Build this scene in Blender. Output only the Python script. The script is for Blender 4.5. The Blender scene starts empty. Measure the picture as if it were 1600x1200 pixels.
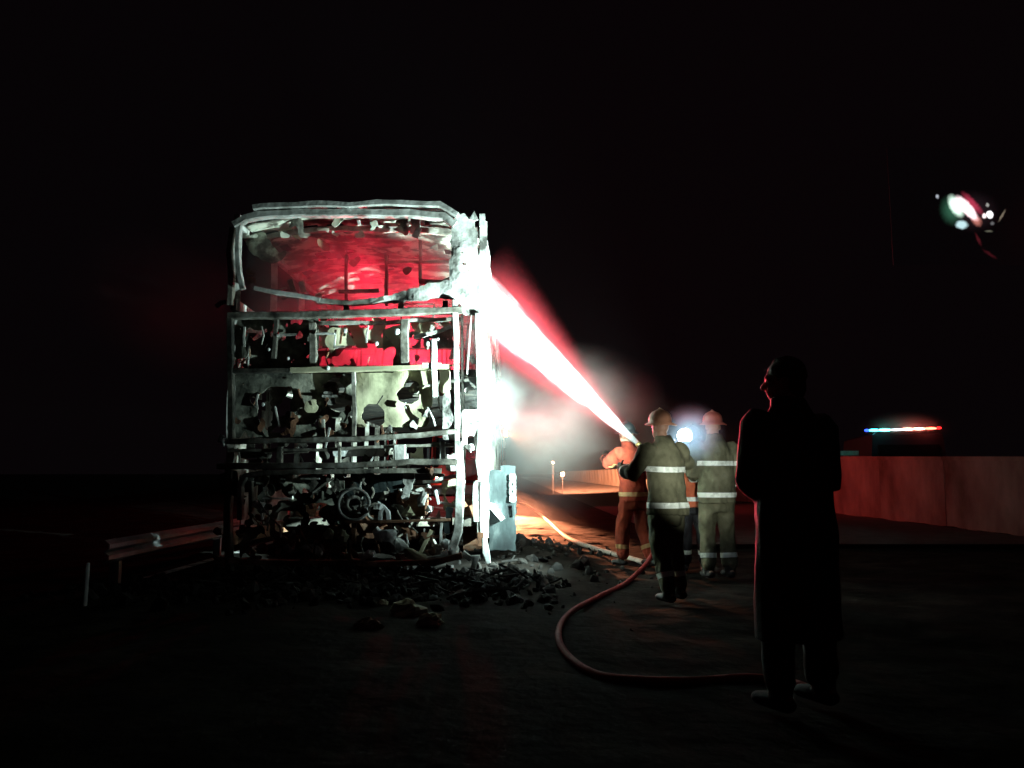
import bpy, bmesh, math, random
from mathutils import Vector, Matrix, Euler, noise
R = math.radians
random.seed(11)
SC = bpy.context.scene
COL = SC.collection

# ------------------------------------------------------------------ camera
CAM_H, PITCH, F = 1.1, R(6.5), 1230.0
cam = bpy.data.cameras.new('camera'); camo = bpy.data.objects.new('camera', cam); COL.objects.link(camo)
cam.sensor_width = 36; cam.lens = 36 * F / 1600; cam.clip_start = 0.05; cam.clip_end = 3000
camo.location = (0, 0, CAM_H); camo.rotation_euler = (R(90) + PITCH, 0, 0)
SC.camera = camo
# ------------------------------------------------------------------ night sky
W = bpy.data.worlds.new('World'); SC.world = W; W.use_nodes = True
bg = W.node_tree.nodes['Background']
bg.inputs[0].default_value = (0.0028, 0.0017, 0.0023, 1); bg.inputs[1].default_value = 0.62
# ------------------------------------------------------------------ exposure
SC.view_settings.view_transform = 'Standard'; SC.view_settings.look = 'None'
SC.view_settings.exposure = 0; SC.view_settings.gamma = 1; SC.view_settings.use_curve_mapping = False
SC.cycles.use_denoising = True
SC.cycles.volume_bounces = 1; SC.cycles.max_bounces = 6; SC.cycles.diffuse_bounces = 3
SC.cycles.volume_step_rate = 1.5; SC.cycles.volume_max_steps = 96
SC.cycles.sample_clamp_indirect = 6
SC.render.filter_size = 2.8

# ------------------------------------------------------------------ pixel helpers (pixel = direction, plane gives distance)
def ray(px, py):
    u = (px - 800) / F; v = (600 - py) / F; c, s = math.cos(PITCH), math.sin(PITCH)
    return Vector((u, c - v * s, s + v * c))
def at(px, py, Y):
    d = ray(px, py); return Vector((0, 0, CAM_H)) + d * (Y / d.y)
def gnd(px, py, z=0.0):
    d = ray(px, py); return Vector((0, 0, CAM_H)) + d * ((z - CAM_H) / d.z)

# ------------------------------------------------------------------ object helpers
def tag(o, label=None, cat=None, group=None, kind=None):
    if label: o['label'] = label
    if cat: o['category'] = cat
    if group: o['group'] = group
    if kind: o['kind'] = kind
    return o
def empty(name, loc=(0, 0, 0), rz=0.0, parent=None):
    o = bpy.data.objects.new(name, None); COL.objects.link(o)
    o.empty_display_size = 0.2; o.location = loc; o.rotation_euler = (0, 0, rz); o.parent = parent
    return o
def link(name, me, mat=None, parent=None, smooth=False):
    if mat is not None and not me.materials: me.materials.append(mat)
    if smooth:
        for p in me.polygons: p.use_smooth = True
    o = bpy.data.objects.new(name, me); COL.objects.link(o)
    if parent is not None:
        o.parent = parent
    return o
class MB:
    def __init__(s): s.v = []; s.f = []
    def add(s, vs, fs):
        b = len(s.v); s.v += [tuple(v) for v in vs]; s.f += [tuple(i + b for i in f) for f in fs]; return s
    def box(s, lo, hi):
        x0, y0, z0 = lo; x1, y1, z1 = hi
        return s.add([(x0,y0,z0),(x1,y0,z0),(x1,y1,z0),(x0,y1,z0),(x0,y0,z1),(x1,y0,z1),(x1,y1,z1),(x0,y1,z1)],
            [(0,3,2,1),(4,5,6,7),(0,1,5,4),(1,2,6,5),(2,3,7,6),(3,0,4,7)])
    def loft(s, rings):
        n = len(rings[0]); vs = [v for r in rings for v in r]; fs = []
        for k in range(len(rings) - 1):
            for i in range(n):
                j = (i + 1) % n
                fs.append((k*n+i, k*n+j, (k+1)*n+j, (k+1)*n+i))
        fs.append(tuple(reversed(range(n)))); fs.append(tuple(range((len(rings)-1)*n, len(rings)*n)))
        return s.add(vs, fs)
    def tube(s, pts, ra, rb=None, n=10, up=(0, 0, 1), dome=True, square=False):
        pts = [Vector(p) for p in pts]
        if not isinstance(ra, (list, tuple)): ra = [ra] * len(pts)
        if rb is None: rb = ra
        if not isinstance(rb, (list, tuple)): rb = [rb] * len(pts)
        rings = []; up = Vector(up)
        for k, p in enumerate(pts):
            t = (pts[min(k+1, len(pts)-1)] - pts[max(k-1, 0)]).normalized()
            a = t.cross(up)
            if a.length < 1e-3: a = t.cross(Vector((0.3, 1, 0.1)))
            a.normalize(); b = a.cross(t).normalized(); up = b
            def ring(c, fa):
                if square:
                    return [c + a*ra[k]*fa*q[0] + b*rb[k]*fa*q[1] for q in ((-1,-1),(1,-1),(1,1),(-1,1))]
                return [c + a*ra[k]*fa*math.cos(2*math.pi*i/n) + b*rb[k]*fa*math.sin(2*math.pi*i/n) for i in range(n)]
            m = min(ra[k], rb[k])
            if dome and k == 0: rings.append(ring(p - t*m*0.75, 0.55))
            rings.append(ring(p, 1))
            if dome and k == len(pts)-1: rings.append(ring(p + t*m*0.75, 0.55))
        return s.loft(rings)
    def ell(s, c, r, rot=None, n=14, m=8):
        c = Vector(c); rings = []
        for k in range(m + 1):
            th = math.pi * (0.03 + 0.94 * k / m); ring = []
            for i in range(n):
                ph = 2*math.pi*i/n
                q = Vector((r[0]*math.sin(th)*math.cos(ph), r[1]*math.sin(th)*math.sin(ph), -r[2]*math.cos(th)))
                if rot: q = rot @ q
                ring.append(c + q)
            rings.append(ring)
        return s.loft(rings)
    def mesh(s, name='m'):
        me = bpy.data.meshes.new(name); me.from_pydata(s.v, [], s.f); me.update()
        bm = bmesh.new(); bm.from_mesh(me); bmesh.ops.recalc_face_normals(bm, faces=bm.faces[:]); bm.to_mesh(me); bm.free()
        return me
    def build(s, name, mat, parent=None, smooth=False): return link(name, s.mesh(name), mat, parent, smooth)

def evaluated(me, mods):
    """run modifiers on a mesh and return the resulting mesh"""
    o = bpy.data.objects.new('tmp', me); COL.objects.link(o)
    for typ, kw in mods:
        m = o.modifiers.new(typ, typ)
        for k, v in kw.items(): setattr(m, k, v)
    dg = bpy.context.evaluated_depsgraph_get(); dg.update()
    out = bpy.data.meshes.new_from_object(o.evaluated_get(dg), depsgraph=dg)
    bpy.data.objects.remove(o); return out
def remesh(mb, vox, smooth=4, wrinkle=0.0, wscale=9.0, seed=0):
    me = evaluated(mb.mesh(), [('REMESH', dict(mode='VOXEL', voxel_size=vox)), ('SMOOTH', dict(factor=0.5, iterations=smooth))])
    if wrinkle:
        off = Vector((seed*3.1, seed*1.7, seed*0.9))
        vs = [(v.co.copy(), v.normal.copy()) for v in me.vertices]
        for v, (c, nn) in zip(me.vertices, vs):
            q = Vector((c.x*wscale, c.y*wscale, c.z*wscale*0.55)) + off
            d = noise.noise(q) + 0.5*noise.noise(q*2.3)
            v.co = c + nn * d * wrinkle
    me.update(); return me
def band(me, plane_co, plane_no, width, keep=None, off=0.004):
    """strip of a garment between two parallel planes, lifted off it"""
    bm = bmesh.new(); bm.from_mesh(me); no = Vector(plane_no).normalized(); co = Vector(plane_co)
    for sgn in (1, -1):
        bmesh.ops.bisect_plane(bm, geom=bm.verts[:]+bm.edges[:]+bm.faces[:], plane_co=co+no*sgn*width/2, plane_no=no*sgn, clear_outer=True)
    if keep:
        bmesh.ops.delete(bm, geom=[f for f in bm.faces if not keep(f.calc_center_median())], context='FACES')
    bm.normal_update()
    nrm = [(v, v.normal.copy()) for v in bm.verts]
    for v, nn in nrm: v.co += nn*off
    out = bpy.data.meshes.new('band'); bm.to_mesh(out); bm.free()
    return out

# ------------------------------------------------------------------ materials
def nodes(name):
    m = bpy.data.materials.new(name); m.use_nodes = True
    nt = m.node_tree; return m, nt, nt.nodes, nt.links, nt.nodes['Principled BSDF']
def noise_col(nt, scale, detail, stops, coord='Object', rough=0.6, stretch=None):
    N, L = nt.nodes, nt.links
    tc = N.new('ShaderNodeTexCoord'); src = tc.outputs[coord]
    if stretch:
        mp = N.new('ShaderNodeMapping'); mp.inputs['Scale'].default_value = stretch; L.new(src, mp.inputs[0]); src = mp.outputs[0]
    nz = N.new('ShaderNodeTexNoise'); nz.inputs['Scale'].default_value = scale; nz.inputs['Detail'].default_value = detail
    nz.inputs['Roughness'].default_value = rough; L.new(src, nz.inputs['Vector'])
    cr = N.new('ShaderNodeValToRGB'); el = cr.color_ramp.elements
    while len(el) < len(stops): el.new(0.5)
    for e, (p, c) in zip(el, stops): e.position = p; e.color = (*c, 1)
    L.new(nz.outputs[0], cr.inputs[0]); return nz, cr
def mat(name, stops, scale=6, detail=5, rough=0.8, metal=0.0, bump=0.25, bscale=None, spec=0.3, stretch=None, coat=0.0):
    m, nt, N, L, b = nodes(name)
    nz, cr = noise_col(nt, scale, detail, stops, stretch=stretch)
    L.new(cr.outputs[0], b.inputs['Base Color'])
    b.inputs['Roughness'].default_value = rough; b.inputs['Metallic'].default_value = metal
    b.inputs['Specular IOR Level'].default_value = spec; b.inputs['Coat Weight'].default_value = coat
    if bump:
        n2 = N.new('ShaderNodeTexNoise'); n2.inputs['Scale'].default_value = bscale or scale*4; n2.inputs['Detail'].default_value = 4
        L.new(nz.inputs['Vector'].links[0].from_socket, n2.inputs['Vector'])
        bp = N.new('ShaderNodeBump'); bp.inputs['Strength'].default_value = bump; bp.inputs['Distance'].default_value = 0.02
        L.new(n2.outputs[0], bp.inputs['Height']); L.new(bp.outputs[0], b.inputs['Normal'])
    return m
def plain(name, c, rough=0.6, metal=0.0, spec=0.4, var=0.15, scale=12):
    lo = tuple(x*(1-var) for x in c); hi = tuple(min(1, x*(1+var)) for x in c)
    return mat(name, [(0.35, lo), (0.65, hi)], scale=scale, rough=rough, metal=metal, spec=spec, bump=0.1)
def glow(name, c, s):
    m, nt, N, L, b = nodes(name)
    b.inputs['Base Color'].default_value = (*[x*0.5 for x in c], 1); b.inputs['Emission Color'].default_value = (*c, 1); b.inputs['Emission Strength'].default_value = s
    return m
M = {}
M['ash'] = mat('ash_burnt_metal', [(0.34, (0.06, 0.055, 0.05)), (0.48, (0.34, 0.33, 0.31)), (0.62, (0.60, 0.59, 0.57))], scale=4.5, detail=7, rough=0.75, bump=0.4)
M['steel'] = mat('scorched_steel', [(0.36, (0.03, 0.027, 0.024)), (0.50, (0.17, 0.155, 0.13)), (0.62, (0.36, 0.35, 0.32)), (0.72, (0.20, 0.10, 0.06))], scale=4, detail=7, rough=0.7, bump=0.4)
M['soot'] = mat('sooty_steel', [(0.35, (0.015, 0.014, 0.013)), (0.55, (0.07, 0.065, 0.055)), (0.72, (0.20, 0.17, 0.14))], scale=5, rough=0.85, bump=0.4)
M['rust'] = mat('fire_rusted_steel', [(0.30, (0.04, 0.022, 0.015)), (0.52, (0.18, 0.08, 0.045)), (0.72, (0.30, 0.20, 0.14))], scale=6, rough=0.85, bump=0.4)
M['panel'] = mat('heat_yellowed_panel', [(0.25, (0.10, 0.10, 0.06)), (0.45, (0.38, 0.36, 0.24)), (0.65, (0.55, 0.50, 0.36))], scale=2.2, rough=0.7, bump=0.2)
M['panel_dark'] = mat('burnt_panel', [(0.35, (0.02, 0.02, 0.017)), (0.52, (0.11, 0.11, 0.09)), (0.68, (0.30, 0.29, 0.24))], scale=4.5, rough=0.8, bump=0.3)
M['roof'] = mat('flaking_roof_skin', [(0.42, (0.03, 0.025, 0.022)), (0.50, (0.12, 0.11, 0.09)), (0.56, (0.42, 0.43, 0.36)), (0.75, (0.55, 0.54, 0.46))], scale=3.0, detail=4, rough=0.8, bump=0.3)
M['foam'] = mat('wet_white_residue', [(0.3, (0.55, 0.56, 0.56)), (0.6, (0.78, 0.78, 0.77))], scale=10, rough=0.45, bump=0.3, spec=0.5)
M['flap'] = mat('grey_flap_paint', [(0.36, (0.006, 0.008, 0.009)), (0.56, (0.018, 0.025, 0.026)), (0.72, (0.07, 0.08, 0.08))], scale=5, rough=0.5, bump=0.1, stretch=(1, 1, 0.4))
M['mark'] = plain('pale_print', (0.6, 0.6, 0.56), 0.6)
M['ground'] = mat('wet_dark_verge', [(0.30, (0.004, 0.0035, 0.003)), (0.50, (0.011, 0.0095, 0.0085)), (0.70, (0.030, 0.025, 0.022))], scale=1.7, detail=9, rough=0.95, bump=0.9, bscale=9, spec=0.02)
M['road'] = mat('asphalt', [(0.35, (0.032, 0.030, 0.030)), (0.65, (0.075, 0.070, 0.068))], scale=3, detail=9, rough=0.7, bump=0.5, bscale=60, spec=0.35)
M['line'] = mat('worn_road_paint', [(0.40, (0.12, 0.12, 0.12)), (0.5, (0.6, 0.6, 0.58))], scale=7, detail=8, rough=0.7, bump=0.1)
M['conc'] = mat('concrete', [(0.34, (0.05, 0.042, 0.037)), (0.52, (0.13, 0.12, 0.108)), (0.70, (0.20, 0.19, 0.175))], scale=.9, stretch=(1, 1, .6), detail=9, rough=0.9, bump=0.3, bscale=20)
M['galv'] = mat('galvanised_steel', [(0.35, (0.30, 0.31, 0.32)), (0.65, (0.45, 0.46, 0.47))], scale=8, rough=0.5, metal=0.6, bump=0.1)
M['rubble'] = mat('charred_debris', [(0.40, (0.008, 0.007, 0.007)), (0.60, (0.018, 0.015, 0.013)), (0.75, (0.07, 0.06, 0.05))], scale=2.5, detail=6, rough=0.9, bump=0.5)
M['hose'] = mat('red_canvas_hose', [(0.35, (0.20, 0.018, 0.018)), (0.65, (0.30, 0.032, 0.03))], scale=20, rough=0.75, bump=0.2)
M['hosew'] = mat('pale_canvas_hose', [(0.35, (0.55, 0.46, 0.40)), (0.65, (0.72, 0.64, 0.57))], scale=20, rough=0.75, bump=0.2)
M['turnout'] = mat('khaki_turnout_cloth', [(0.34, (0.045, 0.044, 0.028)), (0.5, (0.11, 0.105, 0.062)), (0.68, (0.17, 0.16, 0.10))], scale=4.5, detail=7, rough=0.9, bump=0.2, bscale=60)
M['turnout_o'] = mat('orange_turnout_cloth', [(0.35, (0.13, 0.014, 0.005)), (0.65, (0.20, 0.024, 0.008))], scale=7, rough=0.9, bump=0.2, bscale=60)
M['vest'] = mat('orange_vest_cloth', [(0.35, (0.50, 0.11, 0.05)), (0.65, (0.60, 0.15, 0.07))], scale=9, rough=0.85, bump=0.15)
M['darkcloth'] = mat('dark_cloth', [(0.35, (0.010, 0.010, 0.012)), (0.65, (0.022, 0.021, 0.024))], scale=9, rough=0.8, bump=0.2, bscale=70)
M['stripe'] = mat('silver_reflective_tape', [(0.30, (0.45, 0.47, 0.42)), (0.5, (0.84, 0.88, 0.80))], scale=14, rough=0.35, bump=0.05)
M['stripe_y'] = plain('dull_reflective_tape', (0.30, 0.17, 0.07), 0.6, var=0.1)
M['skin'] = mat('skin', [(0.3, (0.28, 0.15, 0.10)), (0.7, (0.38, 0.21, 0.145))], scale=30, rough=0.55, bump=0.05)
M['hair'] = mat('black_hair', [(0.35, (0.006, 0.005, 0.005)), (0.65, (0.016, 0.013, 0.012))], scale=60, rough=0.5, bump=0.5, stretch=(1, 1, 0.15))
M['helmet_r'] = mat('red_helmet_shell', [(0.35, (0.26, 0.06, 0.04)), (0.65, (0.36, 0.09, 0.065))], scale=10, rough=0.35, bump=0.05, spec=0.5)
M['helmet_o'] = mat('orange_helmet_shell', [(0.35, (0.40, 0.17, 0.10)), (0.65, (0.52, 0.24, 0.15))], scale=10, rough=0.4, bump=0.05, spec=0.5)
M['rubber'] = mat('black_rubber', [(0.35, (0.012, 0.012, 0.012)), (0.65, (0.03, 0.029, 0.028))], scale=15, rough=0.6, bump=0.1, spec=0.4)
M['glove'] = mat('dark_leather_glove', [(0.35, (0.03, 0.024, 0.018)), (0.65, (0.06, 0.048, 0.035))], scale=20, rough=0.7, bump=0.15)
M['eye'] = plain('eye_white', (0.5, 0.48, 0.46), 0.3)
M['black'] = plain('black_plastic', (0.014, 0.014, 0.015), 0.4)
M['brass'] = plain('brass', (0.5, 0.36, 0.14), 0.35, metal=0.8)
M['fire_red'] = mat('fire_engine_paint', [(0.35, (0.36, 0.02, 0.015)), (0.65, (0.44, 0.03, 0.02))], scale=2, rough=0.3, bump=0.03, coat=0.4)
M['white_paint'] = mat('dusty_white_paint', [(0.35, (0.55, 0.55, 0.54)), (0.65, (0.7, 0.7, 0.69))], scale=2, rough=0.4, bump=0.03)
M['navy'] = mat('dark_blue_paint', [(0.35, (0.010, 0.012, 0.022)), (0.65, (0.016, 0.018, 0.03))], scale=2, rough=0.4, bump=0.03)
M['case'] = mat('matt_black_case', [(0.3, (.002, .002, .002)), (0.7, (.003, .003, .003))], spec=0.0, bump=0)
M['glass'] = plain('dark_glass', (0.01, 0.012, 0.014), 0.08, spec=0.6)
M['chrome'] = plain('dull_chrome', (0.5, 0.5, 0.5), 0.3, metal=1)

def lamp(name, typ, loc, energy, color, parent, direction=None, cone=None, blend=0.6, radius=0.04):
    l = bpy.data.lights.new(name, typ); l.energy = energy; l.color = color; l.shadow_soft_size = radius
    o = bpy.data.objects.new(name, l); COL.objects.link(o); o.parent = parent
    o.location = Vector(loc) - (Vector(parent.location) if parent else Vector())
    if direction is not None:
        o.rotation_euler = Vector(direction).to_track_quat('-Z', 'Y').to_euler()
    if typ == 'SPOT': l.spot_size = cone; l.spot_blend = blend
    return o

# ================================================================== GROUND
def span(a, b, lo, hi, fine, grow):
    xs = [a]; x = a
    while x < b: x += fine; xs.append(x)
    s = fine
    while x < hi: s *= grow; x += s; xs.append(x)
    s = fine; x = a; left = []
    while x > lo: s *= grow; x -= s; left.append(x)
    return left[::-1] + xs
def gheight(x, y):
    q = Vector((x, y, 0.0))
    h = 0.030*noise.noise(q*0.9) + 0.022*noise.noise(q*2.7) + 0.012*noise.noise(q*7)
    m = math.exp(-((x-0.15)/0.75)**2 - ((y-10.4)/1.5)**2)        # spoil bank beside the coach
    h += m*(0.20 + 0.10*noise.noise(q*2.1) + 0.05*noise.noise(q*6))
    fade = 1.0 if y < 40 else max(0, 1-(y-40)/30)
    return (h-0.02)*fade
xs = span(-6, 6, -900, 900, 0.09, 1.22); ys = span(1.0, 17, -300, 1600, 0.09, 1.14)
g = MB(); g.v = [(x, y, gheight(x, y)) for y in ys for x in xs]; nx = len(xs)
g.f = [(j*nx+i, j*nx+i+1, (j+1)*nx+i+1, (j+1)*nx+i) for j in range(len(ys)-1) for i in range(nx-1)]
tag(g.build('ground', M['ground'], None, True), kind='structure')
r = MB()
for k in range(60):
    y0, y1 = 12 + k*4.0, 16 + k*4.0
    r.add([(2.6, y0, 0.05), (8.6, y0, 0.05), (8.6, y1, 0.05), (2.6, y1, 0.05)], [(0, 1, 2, 3)])
tag(r.build('road', M['road']), kind='structure')
# ================================================================== CONCRETE WALL along the far side of the road
wall = empty('concrete_wall', (9.26, 8, 0))
tag(wall, 'long low pale concrete wall of cast panels running along the road', 'wall')
pm = MB(); pm.box((0, 0.012, -0.3), (0.18, 2.988, 1.42)); pme = pm.mesh('panel'); cm = MB(); cm.box((-0.04, 0.004, 1.42), (0.22, 2.996, 1.50)); cme = cm.mesh('coping')
pme.materials.append(M['conc']); cme.materials.append(M['conc'])
for k in range(52):
    p = link('panel', pme, None, wall); p.location = (random.uniform(-.006, .006), k*3.0, (-.10+.0667*(k-2) if k < 6 else max(0, .167-.02*(k-6)))+random.uniform(-.006, .006)); p.rotation_euler.x = .0222 if k < 6 else 0
    c = link('coping', cme, None, p)
# ================================================================== BURNT COACH
BY = 8.3
def BP(px, py, dy=0.0): return at(px, py, BY + dy)
bus_o = Vector((-1.68, BY, 0))
bus = empty('burnt_coach', bus_o)
tag(bus, 'burnt-out double-decker coach, stripped to scorched frames, its open rear end showing', 'coach')
def bpart(mb, name, m, smooth=False, parent=None):
    par = parent or bus
    off = bus_o
    mb.v = [tuple(Vector(v) - off) for v in mb.v]
    return mb.build(name, m, par, smooth)
def rough_path(pts, step=0.12, jit=0.006):
    out = []
    for a, b in zip(pts[:-1], pts[1:]):
        n = max(1, int((b-a).length/step))
        for i in range(n): out.append(a.lerp(b, i/n))
    out.append(pts[-1])
    return [p + Vector((random.uniform(-jit, jit), random.uniform(-jit, jit)*.25, random.uniform(-jit, jit))) for p in out]
PXM = 146.0/1.0
def beam(name, pix, wpx, m, dy=0.0, depth=0.06, jit=0.004, dys=None, var=0.12):
    """a bent box section through rear-plane pixels; wpx = visible thickness in photo pixels"""
    pts = rough_path([BP(p[0], p[1], dy + (dys[i] if dys else 0)) for i, p in enumerate(pix)], jit=jit)
    w = wpx/148.0/2
    ra = [w*random.uniform(1-var, 1+var) for _ in pts]
    mb = MB()
    # section: a = in picture plane, b = along depth
    rings = []
    for k, p in enumerate(pts):
        t = (pts[min(k+1, len(pts)-1)] - pts[max(k-1, 0)]); t.y = 0; t.normalize()
        a = Vector((-t.z, 0, t.x)); b = Vector((0, 1, 0))
        hw = ra[k]; hd = depth/2
        rings.append([p + a*hw*q[0] + b*hd*q[1] for q in ((-1,-.7),(-.8,-1),(.8,-1),(1,-.7),(1,1),(-1,1))])
    mb.loft(rings)
    return bpart(mb, name, m)
def plate(name, pix, m, dy=0.0, thick=0.02, cell=5, holes=None, bulge=0.012, relax=None):
    """sheet metal filling a pixel outline on the rear plane, with real holes and warps"""
    x0 = min(p[0] for p in pix); x1 = max(p[0] for p in pix); y0 = min(p[1] for p in pix); y1 = max(p[1] for p in pix)
    def inside(x, y):
        c = False; j = len(pix)-1
        for i in range(len(pix)):
            if (pix[i][1] > y) != (pix[j][1] > y) and x < (pix[j][0]-pix[i][0])*(y-pix[i][1])/(pix[j][1]-pix[i][1])+pix[i][0]: c = not c
            j = i
        return c
    nx = int((x1-x0)/cell)+1; ny = int((y1-y0)/cell)+1
    idx = {}; mb = MB()
    def vid(i, j):
        if (i, j) not in idx:
            x = x0+i*cell; y = y0+j*cell; n0 = noise.noise(Vector((x*.03, y*.03, x0)))
            jx = noise.noise(Vector((x*.2, y*.2, 3.3)))*cell*.45; jy = noise.noise(Vector((x*.2, y*.2, 9.3)))*cell*.45
            idx[(i, j)] = len(mb.v); mb.v.append(tuple(BP(x+jx, y+jy, dy + n0*bulge*2.5)))
        return idx[(i, j)]
    for i in range(nx):
        for j in range(ny):
            cx, cy = x0+(i+.5)*cell, y0+(j+.5)*cell
            if not inside(cx, cy): continue
            if holes and holes(cx, cy): continue
            mb.f.append((vid(i, j), vid(i, j+1), vid(i+1, j+1), vid(i+1, j)))
    if not mb.f: return None
    mb.v = [tuple(Vector(v) - bus_o) for v in mb.v]
    me = bpy.data.meshes.new(name); me.from_pydata(mb.v, [], mb.f); me.update()
    bm = bmesh.new(); bm.from_mesh(me)
    for it in range(relax if relax is not None else (2 if holes else 1)):   # relax the torn outline
        new = {}
        for v in bm.verts:
            nb_ = [e.other_vert(v) for e in v.link_edges if len(e.link_faces) == 1]
            if len(nb_) == 2: new[v] = v.co*.45 + (nb_[0].co+nb_[1].co)*.275
        for v, c_ in new.items(): v.co = c_
    # one object per loose piece
    left = set(bm.faces); out = None
    while left:
        f0 = left.pop(); isl = [f0]; st_ = [f0]
        while st_:
            f_ = st_.pop()
            for e in f_.edges:
                for g_ in e.link_faces:
                    if g_ in left: left.remove(g_); isl.append(g_); st_.append(g_)
        if len(isl) < 5 and out is not None: continue
        vm = {}; vs_ = []; fs_ = []
        for f_ in isl:
            q_ = []
            for v in f_.verts:
                if v not in vm: vm[v] = len(vs_); vs_.append(tuple(v.co))
                q_.append(vm[v])
            fs_.append(tuple(q_))
        me2 = bpy.data.meshes.new(name); me2.from_pydata(vs_, [], fs_); me2.update()
        me2 = evaluated(me2, [('SOLIDIFY', dict(thickness=thick, offset=0))])
        out = link(name, me2, m, bus)
    bm.free()
    return out
def nz2(x, y, s, o=0): return noise.noise(Vector((x*s, y*s, o))) + .5*noise.noise(Vector((x*s*2.1, y*s*2.1, o+5))) + .4*noise.noise(Vector((x*s*5, y*s*5, o+8)))
def disc(cx, cy, rx, ry=None):
    ry = ry or rx
    return lambda x, y: ((x-cx)/rx)**2+((y-cy)/ry)**2 < 1

XL, XR = BP(357, 600).x, BP(752, 600).x      # side walls
ZTOP = 4.02; ZDECK = 2.26; LEN = 12.0
# --- upper rear window surround
beam('roof_rim', [(366,352),(384,342),(404,337),(470,333),(560,333),(640,334),(694,339),(712,352)], 11, M['ash'], 0, .10)
beam('roof_rim', [(398,327),(410,325),(500,321),(548,323),(590,319),(688,322),(700,328),(716,338)], 9, M['ash'], -.01, .16)
beam('window_pillar', [(374,350),(371,385),(373,425),(380,452)], 8, M['ash'], .0, .06)
beam('corner_pillar', [(364,356),(358,395),(362,430),(360,478)], 8, M['steel'], .03, .08)
beam('window_sill', [(398,450),(430,457),(470,462),(500,469)], 7, M['ash'], .0, .05)
beam('window_sill', [(402,452),(440,454)], 4, M['ash'], .05, .05)
beam('window_sill', [(496,470),(545,474),(585,471),(600,466)], 8, M['steel'], .02, .07)
plate('sill_panel', [(575,468),(605,463),(640,452),(672,443),(706,438),(712,458),(690,466),(650,470),(610,474),(580,475)], M['ash'], 0.0, .015, 4)
plate('quarter_panel', [(704,345),(716,338),(724,332),(731,340),(739,332),(743,345),(745,375),(749,410),(753,470),(748,492),(722,492),(716,470),(690,466),(700,448),(704,430),(702,412),(707,395),(704,378),(708,360)],
      M['ash'], .02, .02, 4, holes=lambda x, y: disc(721,395,4)(x, y) or disc(733,424,3)(x, y) or disc(716,480,7,6)(x, y) or disc(726,412,3)(x, y))
beam('torn_strip', [(736,344),(741,334),(744,344)], 7, M['ash'], .0, .03)
beam('torn_strip', [(716,336),(719,332)], 9, M['ash'], .05, .04)
beam('mirror_stub', [(338,479),(346,473),(358,470)], 6, M['ash'], .05, .04)
# hanging strips and flakes inside the opening
for (a, w) in (([(648,338),(650,352),(647,366)], 14), ([(655,356),(648,372)], 10), ([(640,338),(636,350),(632,362)], 8), ([(560,345),(562,352)], 5), ([(667,336),(668,352)], 8), ([(452,437),(458,452),(462,462)], 9), ([(470,440),(476,458)], 9), ([(430,455),(448,450)], 4)):
    beam('hanging_scrap', a, w, M['ash'], random.uniform(.15, .5), .02)
# --- horizontal frames
beam('cross_beam', [(357,494),(440,493),(560,490),(650,487),(722,485)], 11, M['steel'], 0, .09)
beam('cross_beam', [(487,504),(600,505),(640,501),(720,499)], 6, M['steel'], .12, .06)
for x in (541, 627, 696): beam('short_strut', [(x,470),(x,487)], 9, M['steel'], .05, .05)
beam('corner_post', [(711,470),(713,560),(714,640),(715,700)], 8, M['ash'], 0, .08)
beam('corner_post', [(722,492),(722,560),(724,640)], 4, M['ash'], .10, .04)
beam('corner_post', [(746,490),(748,560),(750,640),(751,700)], 9, M['ash'], .05, .10)
beam('hanging_wire', [(737,492),(733,540),(730,585)], 2, M['ash'], .02, .012, jit=.003)
beam('vertical_post', [(633,500),(632,540),(633,577)], 13, M['steel'], .03, .07)
beam('vertical_post', [(489,505),(490,580)], 11, M['steel'], .05, .07)
beam('vertical_post', [(432,500),(428,560)], 7, M['soot'], .05, .05)
beam('vertical_post', [(360,495),(361,600),(362,690)], 9, M['soot'], .0, .08)
beam('diagonal_brace', [(646,527),(680,519),(706,511)], 6, M['ash'], .04, .04)
beam('cross_beam', [(455,578),(560,577),(640,575),(702,573)], 8, M['panel'], .02, .10)
beam('cross_beam', [(357,580),(455,579)], 7, M['soot'], .02, .10)
beam('cross_beam', [(505,538),(560,534),(600,535)], 4, M['soot'], .3, .05)
plate('bracket_plate', [(598,515),(632,505),(640,577),(612,577),(618,545),(600,548)], M['panel'], .10, .012, 4, holes=lambda x, y: disc(611,546,8,6)(x, y))
plate('bracket_plate', [(515,512),(541,512),(556,538),(530,540),(518,552),(508,536)], M['panel'], .16, .012, 4)
plate('bracket_plate', [(448,535),(472,535),(471,553),(448,553)], M['panel'], .12, .012, 4)
plate('bracket_plate', [(640,505),(700,500),(706,510),(650,522)], M['panel'], .20, .012, 4, holes=lambda x, y: nz2(x, y, .05, 3) > .25)
beam('conduit', [(678,530),(678,574),(680,620)], 8, M['foam'], -.02, .04)
beam('conduit', [(660,571),(690,571)], 9, M['foam'], -.01, .04)
for (x, y, q) in ((539,517,7),(512,575,7),(668,537,7),(684,530,5),(450,560,5),(411,632,6),(620,518,10),(588,537,7),(420,546,5)):
    mb = MB(); c = BP(x, y, -.03); rr = q/148/2; mb.ell(c, (rr, rr*.6, rr*1.1), n=7, m=4); bpart(mb, 'melted_drip', M['foam'])
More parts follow.
